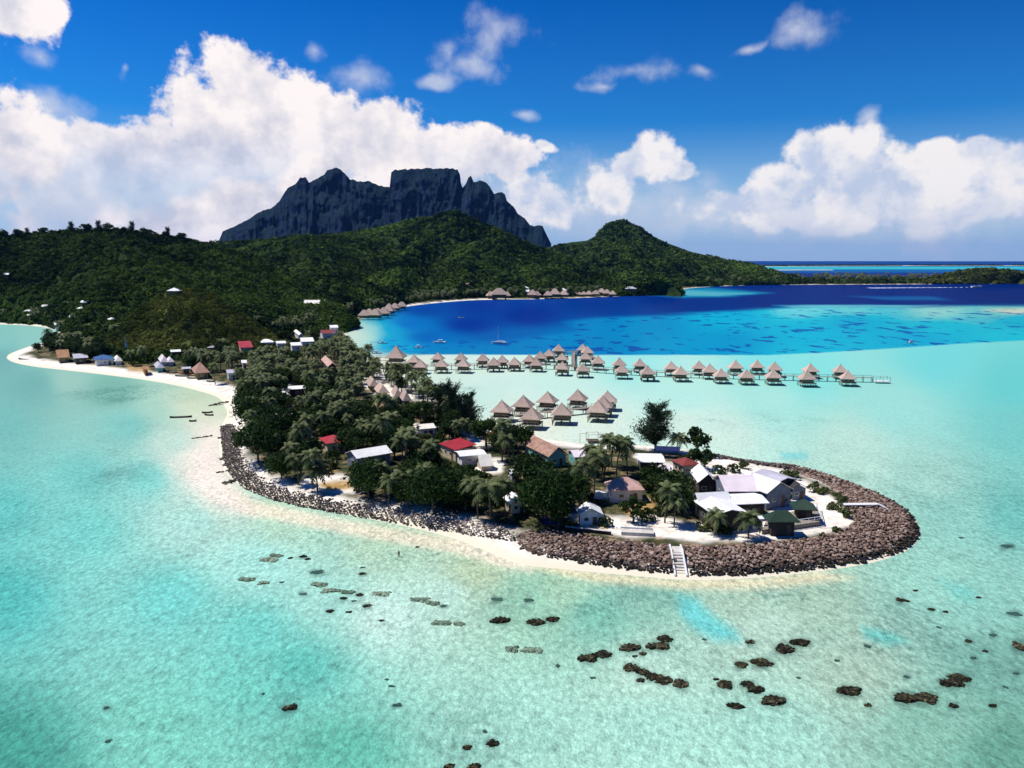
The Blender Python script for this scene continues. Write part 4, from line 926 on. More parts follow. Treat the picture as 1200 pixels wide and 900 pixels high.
for x, y, lab in NEAR:
    P = gp(x, y, 7.8)
    copy_tree(proto, (P[0], P[1], 0), R(-14)+random.uniform(-.15, .15), .90, label='thatched overwater '+lab.replace('near group bungalow', 'bungalow of the near group') if 'bungalow' in lab else lab, cat='bungalow', group='overwater bungalows of the near group')
LAND.append(('near overwater bungalows', *gp(640, 490)[:2]))
P = gp(464, 404.5, 11.2)
gz = make_bungalow(True); gz.name = 'overwater_restaurant'; gz.location = (P[0], P[1], 0); gz.rotation_euler.z = R(-6)
tag(gz, label='large steep thatched pavilion on stilts left of the bungalow rows', cat='restaurant')

def pier(name, pts, w, z, label, rail=True, mat='timber_pale', step=4.0, cat='pier', legs=True):
    P = [gp(x, y, z) for x, y in pts]
    t = empty(name, (P[0][0], P[0][1], 0), 0, label=label, cat=cat)
    o0 = np.array([P[0][0], P[0][1], 0]); nl = 0
    dk, rl, lg = MB(), MB(), MB()
    for a, b_ in zip(P[:-1], P[1:]):
        a, b_ = a-o0, b_-o0; L = np.linalg.norm(b_-a); u = (b_-a)/L; s = np.array([-u[1], u[0], 0])
        n_ = max(1, int(L/1.0))
        for k in range(n_):
            p, q = a+u*L*k/n_, a+u*(L*(k+1)/n_-.05); dk.bar(p, q, w, .14)
        m_ = max(1, int(L/step))
        for k in range(m_+1):
            p = a+u*L*k/m_
            if legs: lg = MB()
            for sg in (-1, 1):
                if legs: lg.tube([p+s*sg*w*.42-[0, 0, z+1], p+s*sg*w*.42-[0, 0, .08]], .14, 5)
                if rail: rl.box(p+s*sg*w*.48+[0, 0, .5], (.1, .1, 1.0))
            if legs: lg.bar(p-s*w*.5-[0, 0, .2], p+s*w*.5-[0, 0, .2], .14); lg.build('trestle', M['timber'], t)
        if rail:
            for sg in (-1, 1): rl.bar(a+s*sg*w*.48+[0, 0, 1], b_+s*sg*w*.48+[0, 0, 1], .08)
    dk.build('deck', M[mat], t)
    if rail: rl.build('rail', M[mat], t)
    return t
pier('pier', [(428,431.5),(470,430),(520,428.5),(600,427),(650,428),(690,431),(730,434),(790,437),(850,438.5),(900,440),(950,441),(990,442),(1022,442.5)], 2.2, 2.3, 'long wooden pier running past both rows of bungalows')
pier('pier', [(672,429),(671.5,419),(672.5,411.5)], 2.0, 2.3, 'short wooden cross pier between the peaked groups of bungalows')
pier('pier', [(636,418),(655,413.5),(672.5,412.0),(686,413.5),(700,421)], 2.0, 2.35, 'curved wooden walkway linking the outer crossing bungalows')
pier('pier', [(432,419.5),(445,418.8),(458,418)], 2.0, 2.0, 'narrow wooden pier from the beach to the steep thatched pavilion')
pier('pier', [(600,487),(625,484),(655,481),(685,478),(705,475),(716,470)], 2.2, 2.3, 'wooden walkway threading through the near group of bungalows')
pier('jetty', [(424,411),(434,410.6),(442,410.4)], 2.6, 1.0, 'small low timber jetty beside the inner beach', rail=False, cat='jetty')
pier('jetty', [(404,400.6),(414,400.2)], 2.0, 1.0, 'tiny timber jetty at the head of the bay', rail=False, cat='jetty')
# platform at the end of the long pier
P = gp(1033, 446.5, 1.0); t = empty('swim_platform', (P[0], P[1], 0), R(-6), label='white floating platform with posts at the outer end of the long pier', cat='platform')
d = MB()
for k in range(12): d.box((-3.3+.6*k, 0, 1.0), (.55, 4.4, .2))
d.build('deck', M['white_paint'], t)
rl = MB()
for x in (-3.3, 0, 3.3):
    for y in (-2, 2): MB().tube([[x, y, -1], [x, y, 3.2]], .1, 6).build('post', M['timber_pale'], t)
for y in (-2, 2): rl.bar((-3.3, y, 3.1), (3.3, y, 3.1), .08)
rl.build('rail', M['timber_pale'], t)
# pontoon frame near the brown thatched house
P = gp(695, 515.5, .8); t = empty('pontoon', (P[0], P[1], 0), R(4), label='square pontoon frame with tall posts near the brown thatched house', cat='pontoon')
d = MB()
for k in range(10): d.box((-1.8+.4*k, 0, .7), (.36, 3.8, .14))
d.build('deck', M['timber'], t)
for x, y in ((-2, -1.9), (2, -1.9), (-2, 1.9), (2, 1.9)): MB().tube([[x, y, -1], [x, y, 3.1]], .09, 6).build('post', M['timber_pale'], t)
rl = MB()
for a, b_ in (((-2, -1.9), (2, -1.9)), ((-2, 1.9), (2, 1.9)), ((-2, -1.9), (-2, 1.9)), ((2, -1.9), (2, 1.9))): rl.bar((*a, 3.0), (*b_, 3.0), .1)
rl.bar((-4.4, 0, 3.0), (-2, 0, 3.0), .08); rl.bar((2, 0, 3.0), (4.6, 0, 3.0), .08); rl.build('rail', M['timber_pale'], t)
for x in (-4.4, 4.6): MB().tube([[x, 0, -1], [x, 0, 3.1]], .08, 6).build('post', M['timber_pale'], t)

# ------------------------------------------------------------------ resort huts lining the far shore
def shore_hut():
    t = empty('shore_hut', (0, 0, 0), 0, cat='hut')
    mb = MB(); mb.add([[-5.4, -4.6, 4.2], [5.4, -4.6, 4.2], [5.4, 4.6, 4.2], [-5.4, 4.6, 4.2], [-1.2, 0, 9.2], [1.2, 0, 9.2]], [[0, 1, 5, 4], [2, 3, 4, 5], [3, 2, 1, 0]])
    mb.F.append(np.array([[1, 2, 5], [3, 0, 4]])); mb.build('roof', M['thatch'], t)
    MB().box((0, 0, 3.0), (8, 7, 2.5)).build('wall', M['hut_wall'], t)
    for x in (-3.6, 3.6):
        for y in (-3, 3): MB().tube([[x, y, -1], [x, y, 1.8]], .2, 5).build('leg', M['timber'], t)
    MB().box((0, 0, 1.85), (9, 8.4, .2)).build('deck', M['timber_pale'], t)
    return t
sh = None
SHORE = [(427,373,1.1,'left end of the stilted huts at the bay head'),(433,369,.9,'back left of the stilted huts at the bay head'),(440,373,1.2,'front middle of the stilted huts at the bay head'),(443,368.5,.9,'back middle of the stilted huts at the bay head'),(450,371,1.2,'front right of the stilted huts at the bay head'),
 (456,368,1.2,'right end of the stilted huts at the bay head'),(456,363.5,1.0,'left of the three huts on the curve of the far beach'),(463,364,1.1,'middle of the three huts on the curve of the far beach'),(471,362,1.1,'right of the three huts on the curve of the far beach'),
 (575,349.5,1.3,'small pointed hut left of the big thatched hall on the far shore'),(594,349,1.2,'pointed hut right of the big thatched hall on the far shore'),
 (624,349,1.5,'first hut right of the pale roofed building on the far shore'),(629,348.5,1.2,'second hut right of the pale roofed building on the far shore'),(642,349,1.3,'left hut of the middle cluster on the far shore'),(650,348.8,1.7,'largest hut of the middle cluster on the far shore'),(661,348.5,1.4,'right hut of the middle cluster on the far shore'),
 (674,347,.9,'first of the four small huts in line on the far shore'),(679,347,.9,'second of the four small huts in line on the far shore'),(684,347,1.0,'third of the four small huts in line on the far shore'),(690,347,1.1,'last of the four small huts in line on the far shore'),
 (698,347,1.2,'left hut of the cluster before the headland'),(705,346,1.4,'middle hut of the cluster before the headland'),(711,346.5,1.3,'highest hut of the cluster before the headland'),(718,347,1.1,'right hut of the cluster before the headland')]
for x, y, s, lab in SHORE:
    P = gp(x, y, 1.5); kw = dict(label='pink thatched hut, '+lab, cat='hut', group='thatched huts lining the far shore')
    if sh is None: sh = shore_hut(); t = sh; t.location = (P[0], P[1], 0); t.scale = (s, s, s); tag(t, **kw)
    else: t = copy_tree(sh, (P[0], P[1], 0), random.uniform(-.3, .3), s, **kw)
P = gp(585, 350, 1.5); t = copy_tree(sh, (P[0], P[1], 0), .1, (2.6, 1.9, 1.9), label='big thatched resort hall on the far shore', cat='hall'); t.name = 'resort_hall'
# ================================================================== plants
def quads(C, size, nrm=None, asp=1.0, rng=RNG, tilt=.6):
    """leaf-sized faces at C facing roughly along nrm"""
    n = len(C)
    if nrm is None: nrm = rng.normal(size=(n, 3))
    nrm = nrm+rng.normal(size=(n, 3))*tilt; nrm /= np.linalg.norm(nrm, axis=1)[:, None]+1e-9
    r = rng.normal(size=(n, 3)); a = np.cross(nrm, r); a /= np.linalg.norm(a, axis=1)[:, None]+1e-9; b = np.cross(nrm, a)
    s = (size*rng.uniform(.6, 1.35, n))[:, None]
    bend = nrm*s*.18
    V = np.stack([C-a*s*asp+bend*0, C-b*s*.62-bend, C+a*s*asp, C+b*s*.62-bend], 1)
    return V.reshape(-1, 3), np.arange(4*n).reshape(n, 4)
def crown_clumps(rx, rz, zc, ncl, per, leaf, rng, flat=.75, low=-.55):
    V, F, T = [], [], []; k = 0; cl_ = []
    for i in range(ncl):
        while True:
            p = rng.uniform(-1, 1, 3)
            if np.dot(p, p) < 1 and p[2] > low: break
        p = p/np.linalg.norm(p)*(.45+.45*rng.random())
        c = np.array([p[0]*rx, p[1]*rx, zc+p[2]*rz]); r = rx*rng.uniform(.26, .44)
        cl_.append(c)
        d = rng.normal(size=(per, 3)); d[:, 2] += .25; d /= np.linalg.norm(d, axis=1)[:, None]
        q = c+d*(r*rng.uniform(.55, 1.08, per))[:, None]*np.array([1, 1, flat])
        v, f = quads(q, leaf, d, .9, rng, .7)
        V.append(v); F.append(f+k); k += len(v); t = .35+.3*rng.random()+d[:, 2]*0
        T.append(np.repeat(t+rng.normal(size=per)*.12, 4))
    return np.concatenate(V), np.concatenate(F), np.concatenate(T), cl_
TREES = {}
def make_broad(key, h, rx, seed, mat='leaf_broad', name='broadleaf_tree', ncl=20, per=60, leaf=.42):
    rng = np.random.default_rng(seed); t = empty(name, (0, 0, 0), cat='tree')
    rz = h*.36; zc = h-rz
    V, F, T, cl_ = crown_clumps(rx, rz, zc, ncl, per, leaf, rng, low=-.85)
    tr = MB(); zb = h*.28
    tr.tube([[0, 0, -.6], [.1, .05, zb*.5], [.05, -.1, zb]], [.34, .27, .22], 7)
    for c in cl_[:8]:
        m_ = np.array([c[0]*.4, c[1]*.4, zb+(c[2]-zb)*.55]); tr.tube([[.05, -.1, zb-.15], m_, c], [.17, .11, .04], 5)
    tr.build('trunk', M['bark'], t)
    MB().add(V, F, T).build('crown', M[mat], t)
    TREES[key] = t; return t
def make_casuarina(key, h, seed, lean=0, nb_=26, spread=.2):
    rng = np.random.default_rng(seed); t = empty('casuarina_tree', (0, 0, 0), cat='tree')
    tr = MB(); tr.tube([[0, 0, -.6], [lean*.2, 0, h*.4], [lean*.6, 0, h*.8], [lean, 0, h*.97]], [.3, .2, .1, .03], 6)
    V, F, T = [], [], []; k = 0
    for i in range(nb_):
        f0 = .10+.84*rng.random(); base = np.array([lean*f0**1.3, 0, h*f0]); an = rng.uniform(0, 2*math.pi)
        L = h*spread*(1.30-f0*.72)*rng.uniform(.7, 1.25); up = rng.uniform(.5, 1.5)
        d = np.array([math.cos(an)+lean*.05, math.sin(an), up]); d /= np.linalg.norm(d)
        tip = base+d*L; tr.tube([base, tip], [.07, .02], 4)
        m_ = 60; s = rng.random(m_)**.7; q = base+d*(L*s)[:, None]*1.12+rng.normal(size=(m_, 3))*L*.13*(.35+s[:, None])
        nn = rng.normal(size=(m_, 3)); a = np.tile(d, (m_, 1))+rng.normal(size=(m_, 3))*.45; a /= np.linalg.norm(a, axis=1)[:, None]
        b_ = np.cross(a, nn); b_ /= np.linalg.norm(b_, axis=1)[:, None]; z = rng.uniform(.4, .8, m_)[:, None]
        v = np.stack([q-a*z, q-b_*.10, q+a*z-[0, 0, .12], q+b_*.10], 1).reshape(-1, 3)
        V.append(v); F.append(np.arange(4*m_).reshape(m_, 4)+k); k += 4*m_; T.append(np.full(4*m_, .2+.5*rng.random()))
    tr.build('trunk', M['bark'], t); MB().add(np.concatenate(V), np.concatenate(F), np.concatenate(T)).build('crown', M['leaf_casuarina'], t)
    TREES[key] = t; return t
def palm_geo(h, seed, nf=20, seg=8, L=3.7, lean=1.0):
    rng = np.random.default_rng(seed); V, F, T = [], [], []; k = 0
    top = np.array([lean, 0, h])
    for i in range(nf):
        an = 2.399*i+rng.uniform(-.2, .2); lev = i/nf; up = 1.15-1.55*lev+rng.uniform(-.15, .15)
        hd = np.array([math.cos(an), math.sin(an), 0]); s = np.linspace(0, 1, seg+1); l = L*rng.uniform(.85, 1.1)
        x = l*(s*math.cos(up*.8)*.98); z = l*(s*math.sin(up*.8)-(.45+.28*lev)*s**2.2)
        x = np.where(s > .5, x-(s-.5)**2*l*.25, x)
        sp_ = top+hd*x[:, None]+np.array([0, 0, 1])*z[:, None]
        side = np.array([-hd[1], hd[0], 0]); tt = .28+.5*rng.random()+(.25 if lev < .3 else 0)
        for j in range(seg):
            a, b_ = sp_[j], sp_[j+1]; w = .78*math.sin(math.pi*min(1, (j+.8)/(seg+.6))**.8)+.1
            for sg in (-1, 1):
                dr = np.array([0, 0, -w*.55]); o = side*sg*w; ad = (b_-a)*.75
                p = [a, b_, a+(b_-a)*.98+o*.95+dr+ad*.6, a+(b_-a)*.42+o+dr+ad*.5]
                V += p; F.append([k, k+1, k+2, k+3] if sg > 0 else [k+3, k+2, k+1, k]); k += 4; T += [tt+rng.normal()*.08]*4
    return np.array(V), np.array(F), np.array(T), top
def make_palm(key, h, seed, lean=1.0, **kw):
    t = empty('coconut_palm', (0, 0, 0), cat='palm'); V, F, T, top = palm_geo(h, seed, lean=lean, **kw)
    z = np.linspace(-.6, h-.1, 7); x = lean*np.clip(z/h, 0, 1)**1.8
    MB().tube(np.stack([x, 0*x, z], 1), np.linspace(.2, .11, 7), 6).build('trunk', M['bark'], t)
    MB().add(V, F, T).build('crown', M['leaf_palm'], t); TREES[key] = t; return t
def make_shrub(key, h, rx, seed, mat):
    rng = np.random.default_rng(seed); t = empty('shrub', (0, 0, 0), cat='shrub')
    V, F, T, cl_ = crown_clumps(rx, h*.5, h*.5, 9, 45, .26, rng, low=-.9)
    tr = MB()
    for c in cl_[:5]: tr.tube([[0, 0, -.3], c], [.06, .02], 4)
    tr.build('stem', M['bark'], t); MB().add(V, F, T).build('foliage', M[mat], t); TREES[key] = t; return t
make_broad('b0', 8.5, 4.6, 1); make_broad('b1', 7.5, 4.0, 2, 'leaf_dark'); make_broad('b2', 9.5, 5.0, 3, ncl=24); make_broad('b3', 6.0, 3.3, 4, ncl=15)
make_broad('B0', 11, 7.0, 5, 'leaf_dark', ncl=42, per=70); make_broad('B1', 9.0, 6.2, 6, 'leaf_broad', ncl=38, per=70)
make_casuarina('c0', 13, 7, 0, 70, .30); make_casuarina('c1', 15, 8, -3.2, 60, .28); make_casuarina('c2', 13, 9, -2.4, 55, .28)
for k, (h, le) in enumerate(((8.5, .8), (10, 1.6), (7, -.7), (9.2, -1.3), (5.2, .3))): make_palm('p%d' % k, h, 20+k, le)
make_shrub('s0', 1.7, 1.5, 31, 'leaf_shrub'); make_shrub('s1', 1.3, 1.9, 32, 'leaf_shrub'); make_shrub('s2', 2.4, 1.9, 33, 'leaf_broad'); make_shrub('s3', 2.6, 2.0, 34, 'leaf_yellow')
USED = set(); PLACED = []   # (x, y, r)
def plant(key, x, y, rz=None, sc=1, z=None, **kw):
    rz = random.uniform(0, 6.28) if rz is None else rz; z = gz_at(x, y)-.05 if z is None else z
    src = TREES[key]
    if key not in USED:
        USED.add(key); src.location = (x, y, z); src.rotation_euler = (0, 0, rz); src.scale = (sc, sc, sc) if np.isscalar(sc) else sc; tag(src, **kw); return src
    return copy_tree(src, (x, y, z), rz, sc, **kw)
# trees one can pick out by eye: kind, foot pixel, scale, label
SPEC = [('c0',768,527,(1.5,1.5,1.08),'tall dark casuarina rising above the white slab roof',0),('b3',817,531,1.35,'thin airy tree right of the tall casuarina',0),('p4',793,531,1.05,'young palm between the casuarina and the thin airy tree',0),
 ('B0',640,613,1.12,'largest dark spreading tree, behind the boulder wall left of the white shed',0),('B1',620,570,.95,'dark round tree behind the small white roofed shed',0),('B1',787,597,.98,'dense dark round tree left of the white front hall',0),('b1',768,580,1.0,'dark tree at the left edge of the dense round tree',0),
 ('B0',432,583,.88,'big dark leafy tree in front of the long white roof',0),('B0',508,600,.95,'broad dark tree at the middle of the front shore',0),('B1',478,592,.9,'dark tree left of the broad shore tree',0),('B1',545,596,.85,'dark tree right of the broad shore tree',0),
 ('B0',303,540,1.15,'huge dark tree mass at the left edge of the grove',0),('B0',330,520,1.05,'dark tree behind the huge left edge tree',0),('B0',296,500,1.0,'dark crown above the left stone groynes',0),('B1',330,560,.8,'low dark tree by the white sand yard on the left',0),
 ('c1',538,505,1.1,'tallest leaning casuarina at the inner shore',0),('c2',556,507,1.0,'leaning casuarina right of the tallest one',0),('c2',522,500,1.0,'leaning casuarina left of the tallest one',0),('c1',549,512,.85,'lower leaning casuarina in front of the tall pair',0),
 ('B1',605,524,.78,'dark round tree in front of the leftmost near bungalows',0),('b1',616,531,1.0,'small dark tree left of the brown thatched roof',0),('s3',580,513,1.5,'yellow flowering bush beside the leftmost near bungalow',0),('s3',592,512,1.2,'smaller yellow bush in front of the near bungalows',0),
 ('p1',708,562,1.1,'tall palm left of the white slab roof',0),('p3',722,558,1.1,'palm crowding the left side of the white slab roof',0),('p0',735,556,1.1,'palm touching the white slab roof',0),('p1',696,582,1.15,'large bright palm left of the pink hipped roof',0),('p3',684,590,1.05,'palm just behind the white garden shed',0),('p0',690,560,1.0,'palm right of the brown thatched house',0),('p2',716,548,1.2,'palm behind the pair left of the slab roof',0),
 ('p0',779,613,1.0,'palm at the right edge of the yellow dry yard',0),('p2',790,617,.9,'palm by the top of the stone stairs path',0),('p4',877,630,1.0,'low palm in front of the green roofed pavilion',0),('p4',838,626,.9,'yellowing low palm at the front corner of the big hall',0),('s2',848,626,1.0,'shrub under the front wall of the big hall',0),
 ('p2',575,609,1.25,'bright palm on the front shore left of the white roofed shed',0),('p0',592,604,.95,'palm beside the white roofed shed',0),('p3',560,606,1.0,'palm leaning over the front shore',0),('p1',366,571,1.0,'palm at the left end of the rubble shore',0),('p0',350,566,.9,'palm beside the white sand yard',0),('p4',372,573,1.2,'low wide palm in front of the brown yard',0),
 ('p2',470,590,1.1,'palm between two dark shore trees',0),('p3',455,596,.9,'pale palm right of the big dark leafy tree',0),('p1',455,505,1.2,'tall pale palm in the middle of the grove',0),('p2',462,515,1.2,'wide palm in front of the tall pale palm',0),
 ('b3',742,612,.9,'small bushy tree on the white wall terrace',0),('s2',757,610,1.3,'round dark bush on the terrace',0),('s2',773,604,1.0,'dark bush beside the terrace palm',0),('s2',710,616,1.0,'dark bush below the white shed',0),('b3',655,618,1.0,'small dark tree at the top of the boulder wall',0),
 ('s1',924,560,1.7,'broad yellow green bush behind the grey roofs',0),('s1',955,575,1.6,'green bush on the inland edge of the boulders',0),('s0',985,590,1.2,'small green bush left of the white footbridge',0),('s0',979,584,1.0,'pale bush above the white footbridge',0),('s1',982,597,1.3,'spreading green bush beside the white footbridge',0),('s0',993,605,1.2,'yellowish bush at the boulder edge',0),('s0',978,625,1.0,'little bush at the front inner boulder edge',0),('s0',965,629,.7,'tiny bush left of the front edge bush',0),
 ('s2',842,556,1.2,'bush at the back of the lilac roof',0),('s2',860,553,1.1,'second bush behind the lilac roof',0),('s0',872,549,1.2,'pale bush behind the lilac roof',0),('b3',812,548,.9,'small tree behind the rust red roof',0),('b3',826,550,.9,'small tree right of the rust red roof',0),('b3',797,551,.6,'small tree in front of the rust red roof',0),
 ('s1',825,619,1.2,'olive bush left of the big hall',0),('b3',802,604,.8,'olive tree on the left wall of the big hall',0),('s2',900,590,1.3,'dark planting in the courtyard behind the green roof',0),('s2',911,592,1.3,'tall dark shrub in the courtyard',0),('s2',920,588,1.1,'shrub between the two green roofs',0),
 ('b1',45,413,.8,'small round tree nearest the sand spit',0),('b0',55,407,1.0,'dark tree behind the sand spit',0),('b0',64,404,1.0,'dark tree next along the cove shore',0),('B1',106,423,.9,'dark tree between the grey green and the blue roofs',0)]
for key, x, y, s, lab, _ in SPEC:
    P = gp(x, y, GRADE); kw = {}
    plant(key, P[0], P[1], None if key[0] != 'c' else random.uniform(-.3, .3), s, label=lab)
    PLACED.append((P[0], P[1], 2.4 if key[0] in 'bBc' else 1.5))
# groves: one plan for all of them
ZONES = [  # polygon of feet, spacing, share of palms, min/max
 ([(285,462),(335,445),(400,452),(455,475),(520,488),(560,505),(552,520),(500,530),(430,520),(360,505),(330,510),(290,500),(282,480)], 5.0, .42, 'the mixed grove inland of the casuarinas'),
 ([(285,505),(360,510),(440,522),(500,535),(470,552),(400,545),(380,560),(338,552),(318,545),(288,520)], 5.2, .35, 'the grove around the faded red roofed cottage'),
 ([(465,540),(540,552),(600,560),(640,560),(690,560),(690,590),(662,610),(640,618),(600,612),(560,608),(500,602),(440,592),(415,580),(430,560)], 5.0, .40, 'the thick grove along the front shore'),
 ([(560,520),(612,535),(640,548),(690,545),(735,552),(700,568),(640,572),(590,560),(575,545)], 5.2, .40, 'the grove in front of the brown thatched house'),
 ([(225,441),(260,420),(300,410),(400,404),(412,412),(428,425),(440,437),(432,446),(455,470),(400,452),(340,445),(290,458),(262,457),(240,446)], 5.6, .97, 'the coconut grove across the neck'),
 ([(440,438),(480,450),(520,466),(545,480),(540,490),(500,480),(460,465),(438,450)], 6.0, .8, 'the palms along the inner beach'),
 ([(120,424),(170,424),(240,425),(260,416),(340,402),(400,400),(405,405),(300,412),(262,424),(235,440),(200,432),(140,428),(90,420)], 5.5, .6, 'the palms behind the left beach'),
 ([(48,409),(66,398),(90,400),(140,420),(70,415)], 5.5, .2, 'the trees behind the sand spit'),
 ([(745,560),(800,565),(805,580),(800,598),(770,598),(766,582),(750,575)], 4.5, .2, 'the trees left of the big hall'),
]
cand = []
for P, spc, share, zn in ZONES:
    Wp = wpoly(P, GRADE); lo, hi = Wp.min(0), Wp.max(0)
    nx, ny = int((hi[0]-lo[0])/spc)+1, int((hi[1]-lo[1])/spc)+1
    X, Y = np.meshgrid(lo[0]+spc*np.arange(nx+1), lo[1]+spc*np.arange(ny+1))
    X = X+RNG.uniform(-.48, .48, X.shape)*spc; Y = Y+RNG.uniform(-.48, .48, X.shape)*spc
    ok = inpoly(X, Y, Wp); X, Y = X[ok], Y[ok]
    for x, y in zip(X, Y): cand.append((x, y, RNG.random() < share, zn, spc))
FA = np.array(FOOT); PL = np.array(PLACED)
cx_ = np.array([(c[0], c[1]) for c in cand]); zz, dd_ = ground_z(cx_[:, 0], cx_[:, 1])
trees = []
for (x, y, pal, zn, spc), z, d in zip(cand, zz, dd_):
    if d < 5.5: continue
    if (np.hypot(FA[:, 0]-x, FA[:, 1]-y) < FA[:, 2]+1.8).any(): continue
    if (np.hypot(PL[:, 0]-x, PL[:, 1]-y) < PL[:, 2]+.6).any(): continue
    h = RNG.uniform(.75, 1.15); top = 9*h
    bad = 0
    for hz_ in (top, top*.6):
        qx, qy = proj(np.array([x, y, z+hz_])); cr = 3.6*900/math.hypot(x, y)
        for kx, ky, krx, kry, kyw in KEEP:
            if kyw > y and abs(qx-kx) < krx+cr*.55 and abs(qy-ky) < kry+cr*.4: bad = 1; break
        if bad: break
    if bad:
        # a low plant is fine there
        qx, qy = proj(np.array([x, y, z+2.2])); hide = any(kyw > y and abs(qx-kx) < krx+4 and abs(qy-ky) < kry+3 for kx, ky, krx, kry, kyw in KEEP)
        if not hide and math.hypot(x, y) < 330: trees.append((x, y, z, 's', RNG.uniform(.9, 1.6), zn))
        continue
    trees.append((x, y, z, 'p' if pal else 'b', h, zn))
trees.sort(key=lambda t: math.hypot(t[0], t[1]))
DIRW = [('just right of', 1, 0), ('just left of', -1, 0), ('close behind', 0, 1), ('close in front of', 0, -1)]
cntk = {'p': 0, 'b': 0, 's': 0}; rest = {'p': [], 'b': []}; USEDL = set()
short = lambda l: l.split(' nearest')[0]
for x, y, z, k, h, zn in trees:
    lim = 292-sum(1 for s_ in SPEC if s_[0][0] == k) if k == 'p' else 285
    if cntk[k] >= lim:
        if k in rest: rest[k].append((x, y, z, h))
        continue
    cntk[k] += 1
    key = {'p': ['p0', 'p1', 'p2', 'p3'], 'b': ['b0', 'b1', 'b2', 'b3', 'b1'], 's': ['s2', 's0', 's2']}[k]
    noun = {'p': 'coconut palm', 'b': 'dark broadleaf tree', 's': 'low leafy shrub'}[k]
    lab = None
    ds = [(math.hypot(x-lx, y-ly), l, lx, ly) for l, lx, ly in LAND]; dmin, l, lx, ly = min(ds)
    if dmin < 16:
        ux, uy = (x-lx)/dmin, (y-ly)/dmin; w = max(DIRW, key=lambda q: q[1]*ux+q[2]*uy)[0]
        lab = f'{noun} {w} the {l}'
        if len(lab.split()) > 16: lab = None
        elif lab in USEDL: lab = None
        else: USEDL.add(lab)
    lab = lab or f'{noun} standing in {zn}'
    plant(random.choice(key), x, y, None, h, z-.05, label=lab, group={'p': 'palms in ', 'b': 'broadleaf trees in ', 's': 'shrubs in '}[k]+zn)
print('TREES', len(trees), cntk, {k: len(v) for k, v in rest.items()})
# the rest of the palms and far trees: too many to tell apart
def scatter(name, mat, protos, pts, label, group=None, cat=None, kind='stuff'):
    """protos: list of (V, F, T); pts: (x, y, z, scale, rot, which)"""
    mb = MB(); pts = np.asarray(pts)
    for w, (V, F, T) in enumerate(protos):
        q = pts[(pts[:, 5].astype(int) % len(protos)) == w]
        if not len(q): continue
        c, s = np.cos(q[:, 4])[:, None], np.sin(q[:, 4])[:, None]; S = q[:, 3][:, None]
        X = (V[None, :, 0]*c-V[None, :, 1]*s)*S+q[:, 0][:, None]; Y = (V[None, :, 0]*s+V[None, :, 1]*c)*S+q[:, 1][:, None]; Z = V[None, :, 2]*S+q[:, 2][:, None]
        vv = np.stack([X, Y, Z], -1).reshape(-1, 3)
        ff = (F[None]+(np.arange(len(q))*len(V))[:, None, None]).reshape(-1, F.shape[1])
        tt = (np.broadcast_to(T, (len(q), len(V)))+RNG.normal(size=(len(q), 1))*.16).ravel()
        mb.add(vv, ff, tt)
    return mb.build(name, mat, kind=kind, label=label, cat=cat, group=group)
def palm_low(seed, h=8.5):
    V, F, T, top = palm_geo(h, seed, nf=13, seg=4, L=3.6, lean=.8)
    tv = np.array([[-.12, 0, -.5], [.12, 0, -.5], [top[0]+.08, 0, h], [top[0]-.08, 0, h]])
    return np.vstack([V, tv]), np.vstack([F, [[len(V)+i for i in range(4)]]]), np.r_[T, [.2]*4]
PLW = [palm_low(51), palm_low(52, 9.6), palm_low(53, 7.2)]
def lump(seed, n=26, r=1.0, leaf=.42, flat=.8):
    rng = np.random.default_rng(seed); d = rng.normal(size=(n, 3)); d[:, 2] = np.abs(d[:, 2])*.9+.02; d /= np.linalg.norm(d, axis=1)[:, None]
    v, f = quads(d*rng.uniform(.6, 1.05, n)[:, None]*r*[1, 1, flat], leaf*r, d, .9, rng, .45)
    return v, f, np.repeat(.3+.4*rng.random(n), 4)
LUMPS = [lump(k) for k in range(61, 67)]
rest_pts = [(x, y, z, h, random.uniform(0, 6.28), i) for i, (x, y, z, h) in enumerate(rest['p'])]
if rest_pts: scatter('palm_grove', M['leaf_palm'], PLW, rest_pts, 'far part of the coconut grove across the neck')
# forest on the slopes
def hill_scatter(nm, n, smin, smax, rng, vlo=.01, vhi=1.06):
    X, Y, Z, v = HILLS[nm]; nu, nv = X.shape
    i = rng.random(n)*(nu-1.001); j0 = np.searchsorted(v, vlo); j1 = min(np.searchsorted(v, vhi), nv-1)
    j = j0+rng.random(n)*(j1-j0-1.001); a, b_ = i.astype(int), j.astype(int); fi, fj = i-a, j-b_
    def bl(A): return (A[a, b_]*(1-fi)*(1-fj)+A[a+1, b_]*fi*(1-fj)+A[a, b_+1]*(1-fi)*fj+A[a+1, b_+1]*fi*fj)
    x, y, z = bl(X), bl(Y), bl(Z); clump = fbm(x/70, y/70, 3, 77)
    s = rng.uniform(smin, smax, n)*(.7+.8*clump)
    P = np.stack([x, y, z-.15*s, s, rng.uniform(0, 6.28, n), np.arange(n)], 1)
    return P[(z > .3)&(rng.random(n) < .72+.9*(clump-.35))]
rg = np.random.default_rng(5)
LL = [lump(k, 40, 1, .30, .9) for k in range(71, 75)]
scatter('hill_forest', M['leaf_hill'], LL, hill_scatter('left_hill', 15000, 2.8, 5.4, rg), 'dense green forest covering the left hill', 'forest on the hills')
scatter('knoll_scrub', M['leaf_knoll'], LL, hill_scatter('knoll_hill', 6500, 1.1, 2.9, rg), 'olive scrub covering the rounded knoll', 'forest on the hills')
scatter('ridge_forest', M['leaf_hill'], LUMPS, hill_scatter('central_hill', 15000, 4.0, 8.5, rg), 'green forest covering the long central ridge', 'forest on the hills')
